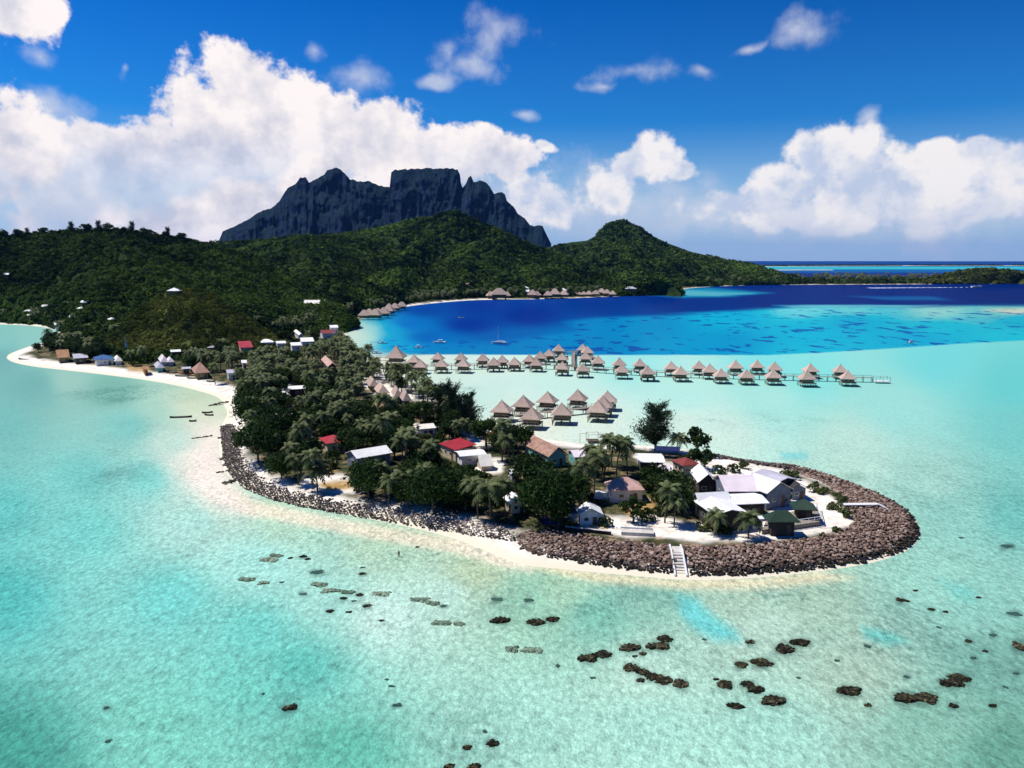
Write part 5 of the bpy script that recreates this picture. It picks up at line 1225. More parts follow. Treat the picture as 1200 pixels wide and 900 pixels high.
scatter('headland_forest', M['leaf_hill'], LUMPS, hill_scatter('headland_hill', 900, 4, 8, rg), 'dark green forest on the small headland', 'forest on the hills')
scatter('far_hill_forest', M['leaf_hill'], LUMPS, hill_scatter('far_hill', 9000, 6, 12, rg, vhi=.97), 'forest on the flat topped far hill', 'forest on the hills')
scatter('isthmus_forest', M['leaf_knoll'], LUMPS, hill_scatter('isthmus_hill', 1200, 5, 9, rg), 'olive scrub on the low hill of the far strip', 'forest on the hills')
# flat-land forest strips: palms behind the bay beach, the isthmus, and the foot of the hills
def strip(P, n, sm, sx, protos, name, mat, label, dmin=5, z=GRADE):
    Wp = wpoly(P, z); lo, hi = Wp.min(0), Wp.max(0); x = rg.uniform(lo[0], hi[0], n); y = rg.uniform(lo[1], hi[1], n)
    zz_, d = ground_z(x, y); ok = inpoly(x, y, Wp)&(d > dmin); x, y, zz_ = x[ok], y[ok], zz_[ok]
    ok = np.array([not (np.hypot(FA[:, 0]-a, FA[:, 1]-b_) < FA[:, 2]+2.5).any() for a, b_ in zip(x, y)]); x, y, zz_ = x[ok], y[ok], zz_[ok]
    k = len(x); return scatter(name, mat, protos, np.stack([x, y, zz_, rg.uniform(sm, sx, k), rg.uniform(0, 6.28, k), np.arange(k)], 1), label)
HP = [(150,400),(250,395),(340,392),(395,384),(405,374),(430,366),(470,357),(545,349.5),(640,348),(797,341.5),(780,338),(640,341),(540,343),(470,349),(420,360),(395,368),(330,380),(200,386),(90,392),(70,396),(60,384),(0,379),(-100,376),(-100,372),(0,374),(80,382),(95,398)]
strip(HP, 16000, .9, 1.5, PLW, 'bay_palm_forest', M['leaf_palm'], 'belt of coconut palms behind the far bay beach', 6)
strip([(60,384),(90,388),(130,408),(230,408),(300,402),(380,394),(400,398),(400,404),(262,424),(235,432),(205,428),(175,429),(130,422),(85,418),(75,410),(72,398)], 6500, 2.0, 4.2, LUMPS, 'foothill_bushes', M['leaf_hill'], 'dark bushes between the left beach houses and the hills', 4)
strip([(800,336),(930,333.6),(1400,332.8),(1400,327),(925,326),(880,322),(800,334)], 9000, 4.5, 9.5, LUMPS, 'isthmus_treeline', M['leaf_hill'], 'dark tree belt along the far isthmus', 14)
strip([(800,336),(930,333.6),(1400,332.8),(1400,327),(925,326),(880,322),(800,334)], 1500, 1.3, 2.1, PLW, 'isthmus_palms', M['leaf_palm'], 'palms standing out of the far isthmus tree belt', 12)
# dark trees on the left skyline
X, Y, Z, v = HILLS['left_hill']; jr = np.searchsorted(v, .985)
pxr, pyr = proj(np.stack([X[:, jr], Y[:, jr], Z[:, jr]], -1))
SKY_T = [2, 9, 17, 25, 34, 43, 52, 61, 72, 82, 92, 98, 104, 112, 119, 127, 135, 143, 149, 157, 165, 172, 180, 190, 199, 207, 216, 226, 237, 246, 254]
for k, xx in enumerate(SKY_T):
    i = int(np.argmin(abs(pxr-xx-random.uniform(-2, 2)))); s = random.uniform(.7, 1.35)*(1.15 if xx < 35 or 90 < xx < 130 else 1)
    plant(['b0', 'b2', 'b1', 'b3', 'c0'][k % 5], float(X[i, jr]), float(Y[i, jr]), None, s*(.75 if k % 5 == 4 else .95), float(Z[i, jr])-1.0,
          label='dark tree on the left skyline, '+('leftmost of the row' if k == 0 else 'rightmost of the row' if k == len(SKY_T)-1 else ORD[k]+' from the left' if k < 21 else ORD[len(SKY_T)-1-k]+' from the right'), group='dark trees along the left skyline')

# ------------------------------------------------------------------ far reef islands on the horizon
for nm, A, lab, ht in (('reef_island', [(880,312.2),(940,311.8),(1010,311.5),(1080,311.3),(1150,311.4),(1200,311.4),(1300,311.4)], 'thin dark wooded reef island under the horizon', 16),
                       ('reef_islet', [(905,316.6),(940,316.4),(975,316.5)], 'short pale islet strip left of the far island', 3)):
    Wc = np.array([gp(x, y)[:2] for x, y in A]); Wc = interp_poly(Wc, 260); wd = 330 if ht > 5 else 120
    v_ = np.linspace(-1, 1, 14)
    tn = np.gradient(Wc, axis=0); tn /= np.linalg.norm(tn, axis=1)[:, None]; nr = np.stack([-tn[:, 1], tn[:, 0]], 1)
    XY = Wc[:, None]+nr[:, None]*(v_*wd/2)[None, :, None]
    Zi = np.where(abs(v_) > .92, -.5, np.where(v_ < -.6, 1.2, 1.5+ht*.0))+0*XY[..., 0]
    MB().add(np.stack([XY[..., 0], XY[..., 1], Zi], -1).reshape(-1, 3), grid_faces(260, 14)).build(nm, mat_plain('reef_sand_'+nm, (.72, .66, .52), (.5, .45, .34), .01), kind='structure', label=lab, smooth=True)
    if ht > 5:
        n = 5200; i = rg.integers(0, 259, n); s = rg.uniform(-.58, .85, n); p = Wc[i]+nr[i]*(s*wd/2)[:, None]+rg.uniform(-8, 8, (n, 2))
        gap = vnoise(i/9.0, np.zeros(n), 5) > .28
        p = p[gap]; n = len(p)
        scatter('reef_island_trees', M['leaf_hill'], LUMPS, np.stack([p[:, 0], p[:, 1], np.full(n, 1.2), rg.uniform(8, 15, n), rg.uniform(0, 6, n), np.arange(n)], 1), 'dark palm forest on the reef island at the horizon')
# ================================================================== stones
def ico():
    p = (1+5**.5)/2
    v = np.array([[-1,p,0],[1,p,0],[-1,-p,0],[1,-p,0],[0,-1,p],[0,1,p],[0,-1,-p],[0,1,-p],[p,0,-1],[p,0,1],[-p,0,-1],[-p,0,1]], float); v /= np.linalg.norm(v[0])
    f = [[0,11,5],[0,5,1],[0,1,7],[0,7,10],[0,10,11],[1,5,9],[5,11,4],[11,10,2],[10,7,6],[7,1,8],[3,9,4],[3,4,2],[3,2,6],[3,6,8],[3,8,9],[4,9,5],[2,4,11],[6,2,10],[8,6,7],[9,8,1]]
    return v, np.array(f)
def subdiv(v, f):
    v = list(map(tuple, v)); c = {}
    def mid(a, b):
        k = (min(a, b), max(a, b))
        if k not in c:
            m = (np.array(v[a])+np.array(v[b])); m /= np.linalg.norm(m); v.append(tuple(m)); c[k] = len(v)-1
        return c[k]
    o = []
    for a, b, d in f:
        x, y, z = mid(a, b), mid(b, d), mid(d, a); o += [[a, x, z], [b, y, x], [d, z, y], [x, y, z]]
    return np.array(v), np.array(o)
I1 = subdiv(*ico()); I2 = subdiv(*I1); I3 = subdiv(*I2)
def stone(seed, base=I1, flat=.68, rough=.30, cuts=10):
    rng = np.random.default_rng(seed); v = base[0].copy()
    for _ in range(cuts):                       # quarry-broken faces: flatten against random planes
        n = rng.normal(size=3); n /= np.linalg.norm(n); h = rng.uniform(.52, .8); d = v@n
        v = np.where((d > h)[:, None], v-n*(d-h)[:, None], v)
    v = v*(1+rng.normal(size=(len(v), 1))*rough*.15)*[rng.uniform(.8, 1.15), rng.uniform(.65, .95), flat*rng.uniform(.8, 1.1)]
    return v, base[1]
STONES = [stone(100+k) for k in range(10)]
def rock_profile(d): return np.interp(d, [0, 1.2, 3, 6, 10, 16], [.15, .75, 1.4, 1.95, 2.15, 2.2])
def fill_poly(P, spc, rng):
    lo, hi = P.min(0), P.max(0); X, Y = np.meshgrid(np.arange(lo[0], hi[0], spc), np.arange(lo[1], hi[1], spc*.86))
    X = X+(np.arange(X.shape[0]) % 2)[:, None]*spc*.5; X = X+rng.uniform(-.3, .3, X.shape)*spc; Y = Y+rng.uniform(-.3, .3, Y.shape)*spc
    ok = inpoly(X, Y, P); return X[ok], Y[ok]
outer = SWW
x, y = fill_poly(SWR, .70, rg); z0_, dco = ground_z(x, y)
dring = sdist(x, y, SWR)
ok = (dring > -.2)
STG = [gp(794, 640, 2)[:2], gp(801, 676, .3)[:2]]
FBR = [gp(988, 592, 2.5)[:2], gp(1031, 592, 2.5)[:2], gp(1041, 597, 1.8)[:2]]
ok &= (sdist(x, y, np.array(STG), False) > 1.35)
x, y, dco, dring = x[ok], y[ok], dco[ok], dring[ok]
oline = wpoly(SEAWALL[:26], .3); dout = sdist(x, y, oline, False); dshore = np.minimum(dout, 16)
zr = rock_profile(dshore)+rg.normal(size=len(x))*.16; sz = rg.uniform(.33, .60, len(x))*(1+.35*(rg.random(len(x)) > .9))
zr = np.maximum(zr, ground_z(x, y)[0]+.05)
pts = np.stack([x, y, zr, sz, rg.uniform(0, 6.28, len(x)), np.arange(len(x))], 1)
dist_ = np.hypot(x, y); order = np.argsort(dist_/sz**1.0)
print('BOULDERS', len(x))
ind, oth = order[:285], order[285:]
BP_ = []
for k, i in enumerate(ind):
    w = int(pts[i, 5]) % 10
    if len(BP_) <= w or w not in dict(BP_):
        if w not in dict(BP_):
            o = MB().add(STONES[w][0], STONES[w][1], rg.random()).build('boulder', M['boulder']); BP_.append((w, o)); c = o
        else: c = copy_tree(dict(BP_)[w], children=False)
    else: c = copy_tree(dict(BP_)[w], children=False)
    c.location = [float(v_) for v_ in pts[i, :3]]; c.rotation_euler = (random.uniform(-.3, .3), random.uniform(-.3, .3), float(pts[i, 4])); s = float(pts[i, 3]); c.scale = (s, s, s)
    tag(c, 'reddish brown quarried boulder in the front face of the curved sea wall', 'boulder', 'boulders in the front face of the sea wall')
def scat_rocks(name, mat, pts, label):
    pr = [(v, f, np.full(len(v), .5)) for v, f in STONES]
    mb = MB()
    for w in range(10):
        q = pts[(pts[:, 5].astype(int) % 10) == w]
        if not len(q): continue
        V, F, T = pr[w]; a = rg.uniform(-.35, .35, (len(q), 1)); c, s = np.cos(q[:, 4])[:, None], np.sin(q[:, 4])[:, None]; S = q[:, 3][:, None]
        vz = V[None, :, 2]*np.cos(a)+V[None, :, 0]*np.sin(a); vx = V[None, :, 0]*np.cos(a)-V[None, :, 2]*np.sin(a); vy = V[None, :, 1]+0*vx
        X = (vx*c-vy*s)*S+q[:, 0][:, None]; Y = (vx*s+vy*c)*S+q[:, 1][:, None]; Z = vz*S+q[:, 2][:, None]
        mb.add(np.stack([X, Y, Z], -1).reshape(-1, 3), (F[None]+(np.arange(len(q))*len(V))[:, None, None]).reshape(-1, 3), np.repeat(rg.random(len(q)), len(V)))
    return mb.build(name, mat, kind='stuff', label=label)
scat_rocks('boulder_armour', M['boulder'], pts[oth], 'the many smaller and farther boulders armouring the tip of the point')
# core of the wall under the boulders, hiding sand; dark tone paints gap shade
cxs, cys = fill_poly(SWR, 1.6, rg)
q = pts.copy(); q[:, 2] -= .55; q[:, 3] *= 1.25; q[:, 4] += 2
scat_rocks('wall_core', M['dark_rubble'], q[::2], 'core stones coloured dark for the shade in gaps under the boulders')
RUB = [(258,498),(259,515),(262,540),(270,557),(288,572),(315,583),(350,592),(400,601),(460,611),(520,622),(565,631),(604,638),(608,627),(590,619),(556,611),(500,602),(450,592),(415,584),(375,575),(330,564),(305,553),(290,540),(280,520),(278,498)]
RW = np.vstack([wpoly(RUB[:12], .4), wpoly(RUB[12:], 1.6)]); x, y = fill_poly(RW, .62, rg); z_, d_ = ground_z(x, y); px_, py_ = proj(np.stack([x, y, z_], -1))
oL = wpoly(RUB[:12], .4); do = sdist(x, y, oL, False)
light = sstep(400, 500, px_)*sstep(.3, 2.5, do)*.9+.35*sstep(3, 6, do)+rg.normal(size=len(x))*.12
keep_ = (rg.random(len(x)) < np.where(px_ > 400, .75, .95)*sstep(5.5, 3.2, do+rg.normal(size=len(x))*.8))
pr_ = np.stack([x, y, z_+.12+np.clip(do, 0, 3)*.22, rg.uniform(.22, .50, len(x)), rg.uniform(0, 6.28, len(x)), np.arange(len(x))], 1)
scat_rocks('dark_rubble_shore', M['dark_rubble'], pr_[keep_&(light < .45)], 'band of dark rubble stones along the left shore')
scat_rocks('pale_rubble_shore', M['rubble'], pr_[keep_&(light >= .45)], 'pale coral rubble heaped along the front shore')
# low dark stone edge along the inner beach of the tip
EDG = [(836,532.5),(850,536.5),(870,539),(890,543),(905,546),(925,549),(940,551)]
E = interp_poly([gp(a, b_, 1)[:2] for a, b_ in EDG], 220); n = 700; i = rg.integers(0, 220, n); p = E[i]+rg.normal(size=(n, 2))*.9
scat_rocks('stone_edge', M['dark_rubble'], np.stack([p[:, 0], p[:, 1], ground_z(p[:, 0], p[:, 1])[0]+rg.uniform(0, .5, n), rg.uniform(.35, .7, n), rg.uniform(0, 6, n), np.arange(n)], 1), 'low dark stone edge along the inner beach of the tip')
# groynes
for k, (a, b_, wd, lab) in enumerate([((272,510),(306,503),1.6,'stone groyne with a pale top, farthest of the left shore groynes'),((256,513),(276,509),1.0,'dark stone groyne just seaward of the pale topped one'),((258,538),(292,527),1.3,'short pale groyne in the middle of the left shore'),((262,545),(290,537),1.1,'second short pale groyne nearer the camera'),
      ((262,566),(305,553),1.7,'long dark groyne nearest the white sand yard'),((225,513),(250,509),.8,'faint sunken stone line reaching out into the shallow bay'),((254,553),(272,549),.7,'thin dark stone line on the pale flat'),((245,475),(268,471),1.2,'dark stone groyne by the beach corner')]):
    A, B = gp(*a, .3)[:2], gp(*b_, .5)[:2]; L = np.linalg.norm(B-A); n = int(L*4*wd)+12; s = rg.random(n); u = (B-A)/L; nr = np.array([-u[1], u[0]])
    mb = MB(); t = empty('stone_groyne', (A[0], A[1], 0), 0, label=lab, cat='groyne')
    for q_, tt, mn in ((0, .5, 'dark_rubble'), (1, .9, 'rubble')):
        mb = MB()
        for j in range(n//(1 if q_ == 0 else 2)):
            V, F = STONES[j % 10]; f = rg.random(); c = u*L*f+nr*rg.normal()*wd*(.3 if q_ == 0 else .16); sc = rg.uniform(.3, .6)
            zt = .12+.55*sstep(0, .6, f)+(.25 if q_ else 0); 
            if k in (5, 6): zt = .03
            if q_ and (k in (1, 4, 5, 6, 7)): continue
            mb.add(V*sc+[c[0], c[1], zt], F, rg.random())
        if mb.n: mb.build('stones' if q_ == 0 else 'pale_capping', M[mn], t)

# ------------------------------------------------------------------ coral heads
def coral_mesh(seed, mat, h=.55, name='coral_head'):
    rng = np.random.default_rng(seed); v = I3[0].copy(); 
    n_ = (fbm(v[:, 0]*1.6+seed, v[:, 1]*1.6+v[:, 2], 3, seed)-.5); n2_ = fbm(v[:, 0]*5+seed, v[:, 1]*5+v[:, 2]*3, 3, seed+5)-.5
    r = 1+n_*1.2+n2_*.7; v = v*r[:, None]; v[:, 2] = np.tanh(v[:, 2]*1.6)*h
    v[:, 2] += (fbm(v[:, 0]*6, v[:, 1]*6, 3, seed+9)-.5)*0.6*h*2
    return MB().add(v, I3[1], .5+n2_).build(name, M[mat], smooth=False)
CL_ = [((0,345,600,700),'far left pale patches'),((345,436,600,725),'scattered group left of centre'),((436,560,640,740),'pale chain off the front shore'),((560,660,690,745),'row below the boulder wall'),((560,660,745,790),'olive pair below the boulder wall'),((660,720,745,800),'brown pair beside the turquoise channel'),
       ((720,800,740,775),'group at the turquoise channel foot'),((720,810,776,805),'diagonal chain below the channel'),((810,920,785,835),'group below the point'),((850,950,740,785),'group right of the channel'),((950,1140,785,835),'big line at lower right'),((1040,1200,600,785),'specks off the right tip'),((1140,1205,785,840),'specks at lower right edge'),((0,480,780,900),'lower left specks'),((500,600,840,905),'group at the bottom edge')]
CM = {0: [coral_mesh(300+k, 'coral') for k in range(5)], 1: [coral_mesh(320+k, 'coral_pale', .3) for k in range(3)], 2: [coral_mesh(340+k, 'coral_sub', .12) for k in range(3)]}
usedc = set(); cl_n = {}
for k, (x, y, rx, ry, ty) in enumerate(sorted(CORAL)):
    P = gp(x, y, .05); D = math.hypot(P[1], CAMH); mx_ = rx*D/900; my_ = ry*D*D/(900*CAMH)
    my_ = max(my_*.72, mx_*.5); src = CM[ty][k % len(CM[ty])]
    if src.name in usedc: o = copy_tree(src, children=False)
    else: o = src; usedc.add(src.name)
    zz_ = .5 if ty == 0 else (.22 if ty == 1 else .06)
    o.location = (P[0], P[1], -.05 if ty else -.10); o.rotation_euler = (0, 0, random.uniform(-.25, .25)+(3.14 if k % 2 else 0)); o.scale = (mx_*.80, my_*.86, min(.8, .25+mx_*.28) if ty == 0 else 1)
    cname = next((c[1] for c in CL_ if c[0][0] <= x < c[0][1] and c[0][2] <= y < c[0][3]), 'loose specks')
    cl_n[cname] = cl_n.get(cname, 0)+1; big = 'large' if rx >= 12 else 'medium' if rx >= 8 else 'small'
    n_ = cl_n[cname]; cw = ['dark brown', 'pale olive', 'sunken teal grey'][ty]
    tag(o, f'{big} {cw} coral, {ORD[n_-1] if n_ <= 20 else "far"} from left in the {cname}', 'coral', 'coral heads in the shallows')
for L_ in CM.values():
    for o in L_:
        if o.name not in usedc: bpy.data.objects.remove(o)

# ------------------------------------------------------------------ things at the tip
def local(P0_, rz):
    c, s = math.cos(rz), math.sin(rz)
    return lambda p: (np.array([(p[0]-P0_[0])*c+(p[1]-P0_[1])*s, -(p[0]-P0_[0])*s+(p[1]-P0_[1])*c, p[2]-P0_[2]]))
A, B = gp(791, 640, 2.3), gp(798, 676, .1)
t = empty('stone_stairs', (A[0], A[1], 0), 0, label='white walled stone stairs cutting through the boulder wall to the water', cat='stairs')
u = (B-A); u[2] = 0; L = np.linalg.norm(u); u /= L; nr = np.array([-u[1], u[0], 0]); o0 = np.array([A[0], A[1], 0])
mb = MB(); ns = 12
for k in range(ns):
    f = (k+.5)/ns; h = 2.25*(1-max(0, f-.35)/.65)+.05; mb.bar(A*[1, 1, 0]-o0+u*(L*k/ns)+[0, 0, h/2-.3], A*[1, 1, 0]-o0+u*(L*(k+1)/ns)+[0, 0, h/2-.3], 1.9, h+.6)
mb.build('steps', M['concrete'], t)
for sg in (-1, 1):
    mb = MB(); pr = [(0, 2.75), (.3, 2.7), (.55, 1.9), (.8, 1.2), (1.02, .6)]
    for (f0, h0), (f1, h1) in zip(pr[:-1], pr[1:]):
        a, b_ = u*L*f0+nr*sg*1.1, u*L*f1+nr*sg*1.1; w = nr*.16
        v = [a-w-[0, 0, .6], a+w-[0, 0, .6], b_+w-[0, 0, .6], b_-w-[0, 0, .6], a-w+[0, 0, h0], a+w+[0, 0, h0], b_+w+[0, 0, h1], b_-w+[0, 0, h1]]
        mb.add(v, [[0, 3, 2, 1], [4, 5, 6, 7], [0, 1, 5, 4], [1, 2, 6, 5], [2, 3, 7, 6], [3, 0, 4, 7]])
    mb.build('side_wall', M['white_paint'], t)
# footbridge on the boulders
A, B, C_ = gp(988, 591, 2.9), gp(1029, 590.5, 2.9), gp(1041, 596.5, 2.0)
t = empty('footbridge', (A[0], A[1], 0), 0, label='white plank footbridge lying across the boulders of the tip', cat='footbridge'); o0 = np.array([A[0], A[1], 0])
MB().bar(A-o0, B-o0, 1.5, .16).build('deck', M['white_paint'], t); MB().bar(B-o0+[.05, -.1, -.02], C_-o0, 1.2, .14).build('ramp', M['white_paint'], t)
mb = MB()
for f in (0.02, .33, .66, .98):
    p = A*(1-f)+B*f-o0; mb = MB().tube([[p[0], p[1]-.6, 1.2], [p[0], p[1]-.6, 2.8]], .12, 6); mb.build('post', M['timber'], t)
A, B = gp(1043, 597.5, 1.5), gp(1064, 597.5, .7)
t = empty('outfall_pipe', (A[0], A[1], A[2]), 0, label='dark pipe running from the footbridge down into the water', cat='pipe'); MB().tube([[0, 0, 0], (B-A)*.5+[0, 0, .1], B-A], .28, 8).build('barrel', M['timber_pale'], t); MB().tube([(B-A)*.96, (B-A)*1.0], .38, 8).build('collar', M['timber'], t)
# deck with white rail
Dp = [gp(x, y, GRADE+.9) for x, y in ((893,621),(961,611),(957,594),(925,600),(900,606))]
t = empty('deck_terrace', (Dp[0][0], Dp[0][1], 0), 0, label='raised timber deck with white railing along the sand of the tip', cat='deck'); o0 = np.array([Dp[0][0], Dp[0][1], 0])
v = np.array([p-o0 for p in Dp]); lo_ = v-[0, 0, 1.1]; n = len(v)
mb = MB().add(np.vstack([v, lo_]), [[0, 1, 6, 5], [1, 2, 7, 6], [2, 3, 8, 7], [3, 4, 9, 8], [4, 0, 5, 9]]); mb.F.append(np.array([[0, 4, 3, 2, 1]])); mb.F[-1] = mb.F[-1][:, ::-1]; mb.build('deck', M['timber_pale'], t)
for a, b_ in ((v[0], v[1]), (v[1], v[2])):
    L = np.linalg.norm(b_-a); m_ = max(2, int(L/1.5))
    for k in range(m_+1):
        p = a+(b_-a)*k/m_; MB().box(p+[0, 0, .55], (.12, .12, 1.1)).build('post', M['white_paint'], t)
    mb = MB(); mb.bar(a+[0, 0, 1.12], b_+[0, 0, 1.12], .14, .08); mb.bar(a+[0, 0, .6], b_+[0, 0, .6], .06, .06); mb.build('rail', M['white_paint'], t)
P = gp(893, 621, GRADE); t = empty('kiosk', (P[0]-1, P[1]+1.2, GRADE), .1, label='little white framed kiosk at the left end of the deck', cat='kiosk')
MB().box((0, 0, 1.2), (2.2, 1.8, 2.4)).build('wall', M['white_wall'], t); r_ = gable(2.2, 1.8, .5, .25).build('roof', M['white_roof'], t); r_.location = (0, 0, 2.45); MB().box((0, -.93, 1.3), (1.5, .05, 1.1)).build('window', M['glass'], t)
# white terrace wall by the shed
A, B = gp(728, 624, GRADE), gp(766, 626, GRADE); t = empty('terrace_wall', (A[0], A[1], GRADE), 0, label='low white terrace slab between the dark bushes and the boulders', cat='terrace')
MB().bar([0, 0, .25], B-A+[0, 0, .25], 2.6, .7).build('slab', M['concrete'], t); MB().bar([0, 1.2, .7], B-A+[0, 1.2, .7], .3, .5).build('parapet', M['white_paint'], t)
A, B = gp(641, 620, GRADE), gp(716, 626, GRADE); t = empty('garden_wall', (A[0], A[1], GRADE-.1), 0, label='low dark stone garden wall in front of the white shed', cat='wall')
MB().bar([4, 0, .3], B-A+[0, 0, .3], .6, .8).build('masonry', M['dark_wall'], t); MB().bar([4, 0, .74], B-A+[0, 0, .74], .7, .08).build('coping', M['concrete'], t)

# ------------------------------------------------------------------ vehicles, boats, people
def car(name, label, x, y, rz, mat, L=4.4, H=1.75):
    P = gp(x, y, GRADE); z = gz_at(P[0], P[1]); t = empty(name, (P[0], P[1], z), rz, label=label, cat='car')
    X = L/2; W_ = .9; pr = [(-X, .35), (-X, .95), (-X*.93, 1.02), (-X*.80, H), (X*.35, H), (X*.55, 1.05), (X*.95, .9), (X, .6), (X, .35)]
    n = len(pr); v = [[a, -W_*(1 if b_ < 1.1 else .85), b_] for a, b_ in pr]+[[a, W_*(1 if b_ < 1.1 else .85), b_] for a, b_ in pr]
    mb = MB().add(v, [[i, (i+1) % n, n+(i+1) % n, n+i] for i in range(n)]); mb.F.append(np.array([list(range(n))[::-1]])); mb.F.append(np.array([[n+i for i in range(n)]])); mb.build('body', M[mat], t)
    for sy in (-1, 1):
        w = MB().add([[-X*.78, sy*(W_*.94), 1.12], [X*.42, sy*(W_*.94), 1.12], [X*.28, sy*(W_*.87), H-.12], [-X*.72, sy*(W_*.87), H-.12]], [[0, 1, 2, 3]][::1]); w.build('side_window', M['glass'], t)
        for sx in (-.62, .62):
            wh = MB().tube([[X*sx, sy*(W_-.16), .34], [X*sx, sy*(W_+.04), .34]], .34, 14).build('wheel', M['rubber'], t); MB().tube([[X*sx, sy*(W_+.02), .34], [X*sx, sy*(W_+.06), .34]], .18, 10).build('rim', M['white_paint'], wh)
    MB().add([[X*.56, -W_*.8, 1.08], [X*.56, W_*.8, 1.08], [X*.37, W_*.75, H-.08], [X*.37, -W_*.75, H-.08]], [[0, 1, 2, 3]]).build('windscreen', M['glass'], t)
    return t
car('parked_van', 'white van parked behind the white garden shed', 702, 585, R(170), 'white_paint', 4.8, 2.0)
car('parked_car', 'small pale car parked right of the white van', 720, 582, R(185), 'white_paint', 4.0, 1.5)
car('parked_car', 'dark car in front of the pink hipped roof house', 731, 581, R(8), 'dark_hull', 4.2, 1.5)
def hull(L, W_, H, n=10):
    s = np.linspace(0, 1, n); w = W_/2*np.minimum(1, (1-s)**.55*1.5+.0)*np.where(s < .1, .9, 1); x = (s-.45)*L; sheer = H*(1+.35*s**2)
    v = []; 
    for k in range(n): v += [[x[k], -w[k], sheer[k]], [x[k], -w[k]*.7, 0.0-.1*(1-s[k])], [x[k], 0, -.35*(1-s[k]**3)], [x[k], w[k]*.7, -.1*(1-s[k])], [x[k], w[k], sheer[k]], [x[k], w[k]*.8, sheer[k]-.25], [x[k], -w[k]*.8, sheer[k]-.25]]
    f = [[i*7+j, i*7+(j+1) % 7, (i+1)*7+(j+1) % 7, (i+1)*7+j] for i in range(n-1) for j in range(7)]
    mb = MB().add(v, f); mb.F.append(np.array([[6, 5, 4, 3, 2, 1, 0]])); mb.F.append(np.array([[(n-1)*7+j for j in range(7)]])); return mb
def boat(kind, label, x, y, rz, L, col='white_paint'):
    P = gp(x, y, 0); t = empty(kind, (P[0], P[1], 0), rz, label=label, cat='boat')
    hull(L, L*.32, L*.11).build('hull', M[col], t)
    if kind == 'motorboat':
        MB().box((-L*.05, 0, L*.11+.35), (L*.3, L*.2, .9)).build('cabin', M['white_paint'], t); MB().box((L*.105, 0, L*.11+.5), (.06, L*.17, .45)).build('windscreen', M['glass'], t)
        MB().box((-L*.47, 0, .5), (.5, .45, 1.1)).build('outboard_motor', M['dark_hull'], t); MB().box((-L*.05, 0, L*.11+1.45), (L*.34, L*.24, .08)).build('canopy', M['navy_tarp'] if 'blue' in label else M['white_paint'], t)
        for sx in (-1, 1): MB().bar((-L*.05+sx*L*.14, 0, L*.11+.8), (-L*.05+sx*L*.14, 0, L*.11+1.42), .07).build('post', M['timber_pale'], t)
    if kind == 'sailboat':
        MB().box((L*.02, 0, L*.11+.2), (L*.4, L*.17, .6)).build('cabin', M['white_paint'], t); MB().tube([[L*.08, 0, .5], [L*.08, 0, L*1.2]], [.11, .07], 6).build('mast', M['white_paint'], t)
        MB().tube([[L*.08, 0, 2.2], [-L*.36, 0, 2.1]], .12, 6).build('boom', M['sail'], t)
        mb = MB(); [mb.tube([[a*L, 0, L*.13], [L*.08, 0, L*1.15]], .03, 3) for a in (-.42, .5)]; mb.build('stay', M['timber'], t)
    return t
boat('sailboat', 'white sailing boat with a bare tall mast moored on the deep blue bay', 585, 402.5, R(172), 10.5)
boat('motorboat', 'larger white motorboat moored left of the sailing boat', 515.5, 402, R(170), 9.5)
boat('motorboat', 'small white motorboat right above the steep thatched pavilion', 490.5, 408, R(5), 6.5)
boat('motorboat', 'small white boat nearest the head of the bay', 448.5, 402.5, R(10), 6.5)
boat('motorboat', 'white boat tied to the small low timber jetty', 441.5, 414.5, R(10), 6)
boat('motorboat', 'small white boat far right of the bungalows near the pale shelf edge', 1067, 402, R(15), 5.5)
boat('motorboat', 'tiny white boat crossing the dark blue bay', 540, 373, R(10), 7)
sb = boat('motorboat', 'white speedboat racing right across the dark blue water', 1144, 336.8, R(2), 24)
P = gp(1142, 337, 0); n = 60; s = np.linspace(0, 1, n); W0 = 2+16*s
Xw = P[0]-s*240; Yw = P[1]-s*26; mb = MB()
v = []
for k in range(n):
    for q_ in (-1, -.5, 0, .5, 1): v.append([Xw[k], Yw[k]+q_*W0[k]*(1+.3*math.sin(k*1.7)), .05+.9*(1-s[k])*(abs(q_) > .3)*(.6+.4*math.sin(k*2.1))])
mb.add(v, grid_faces(n, 5)).build('wake', mat_plain('foam', (.62, .70, .82), (.12, .2, .5), .12), kind='stuff', label='long pale foam wake behind the speedboat')
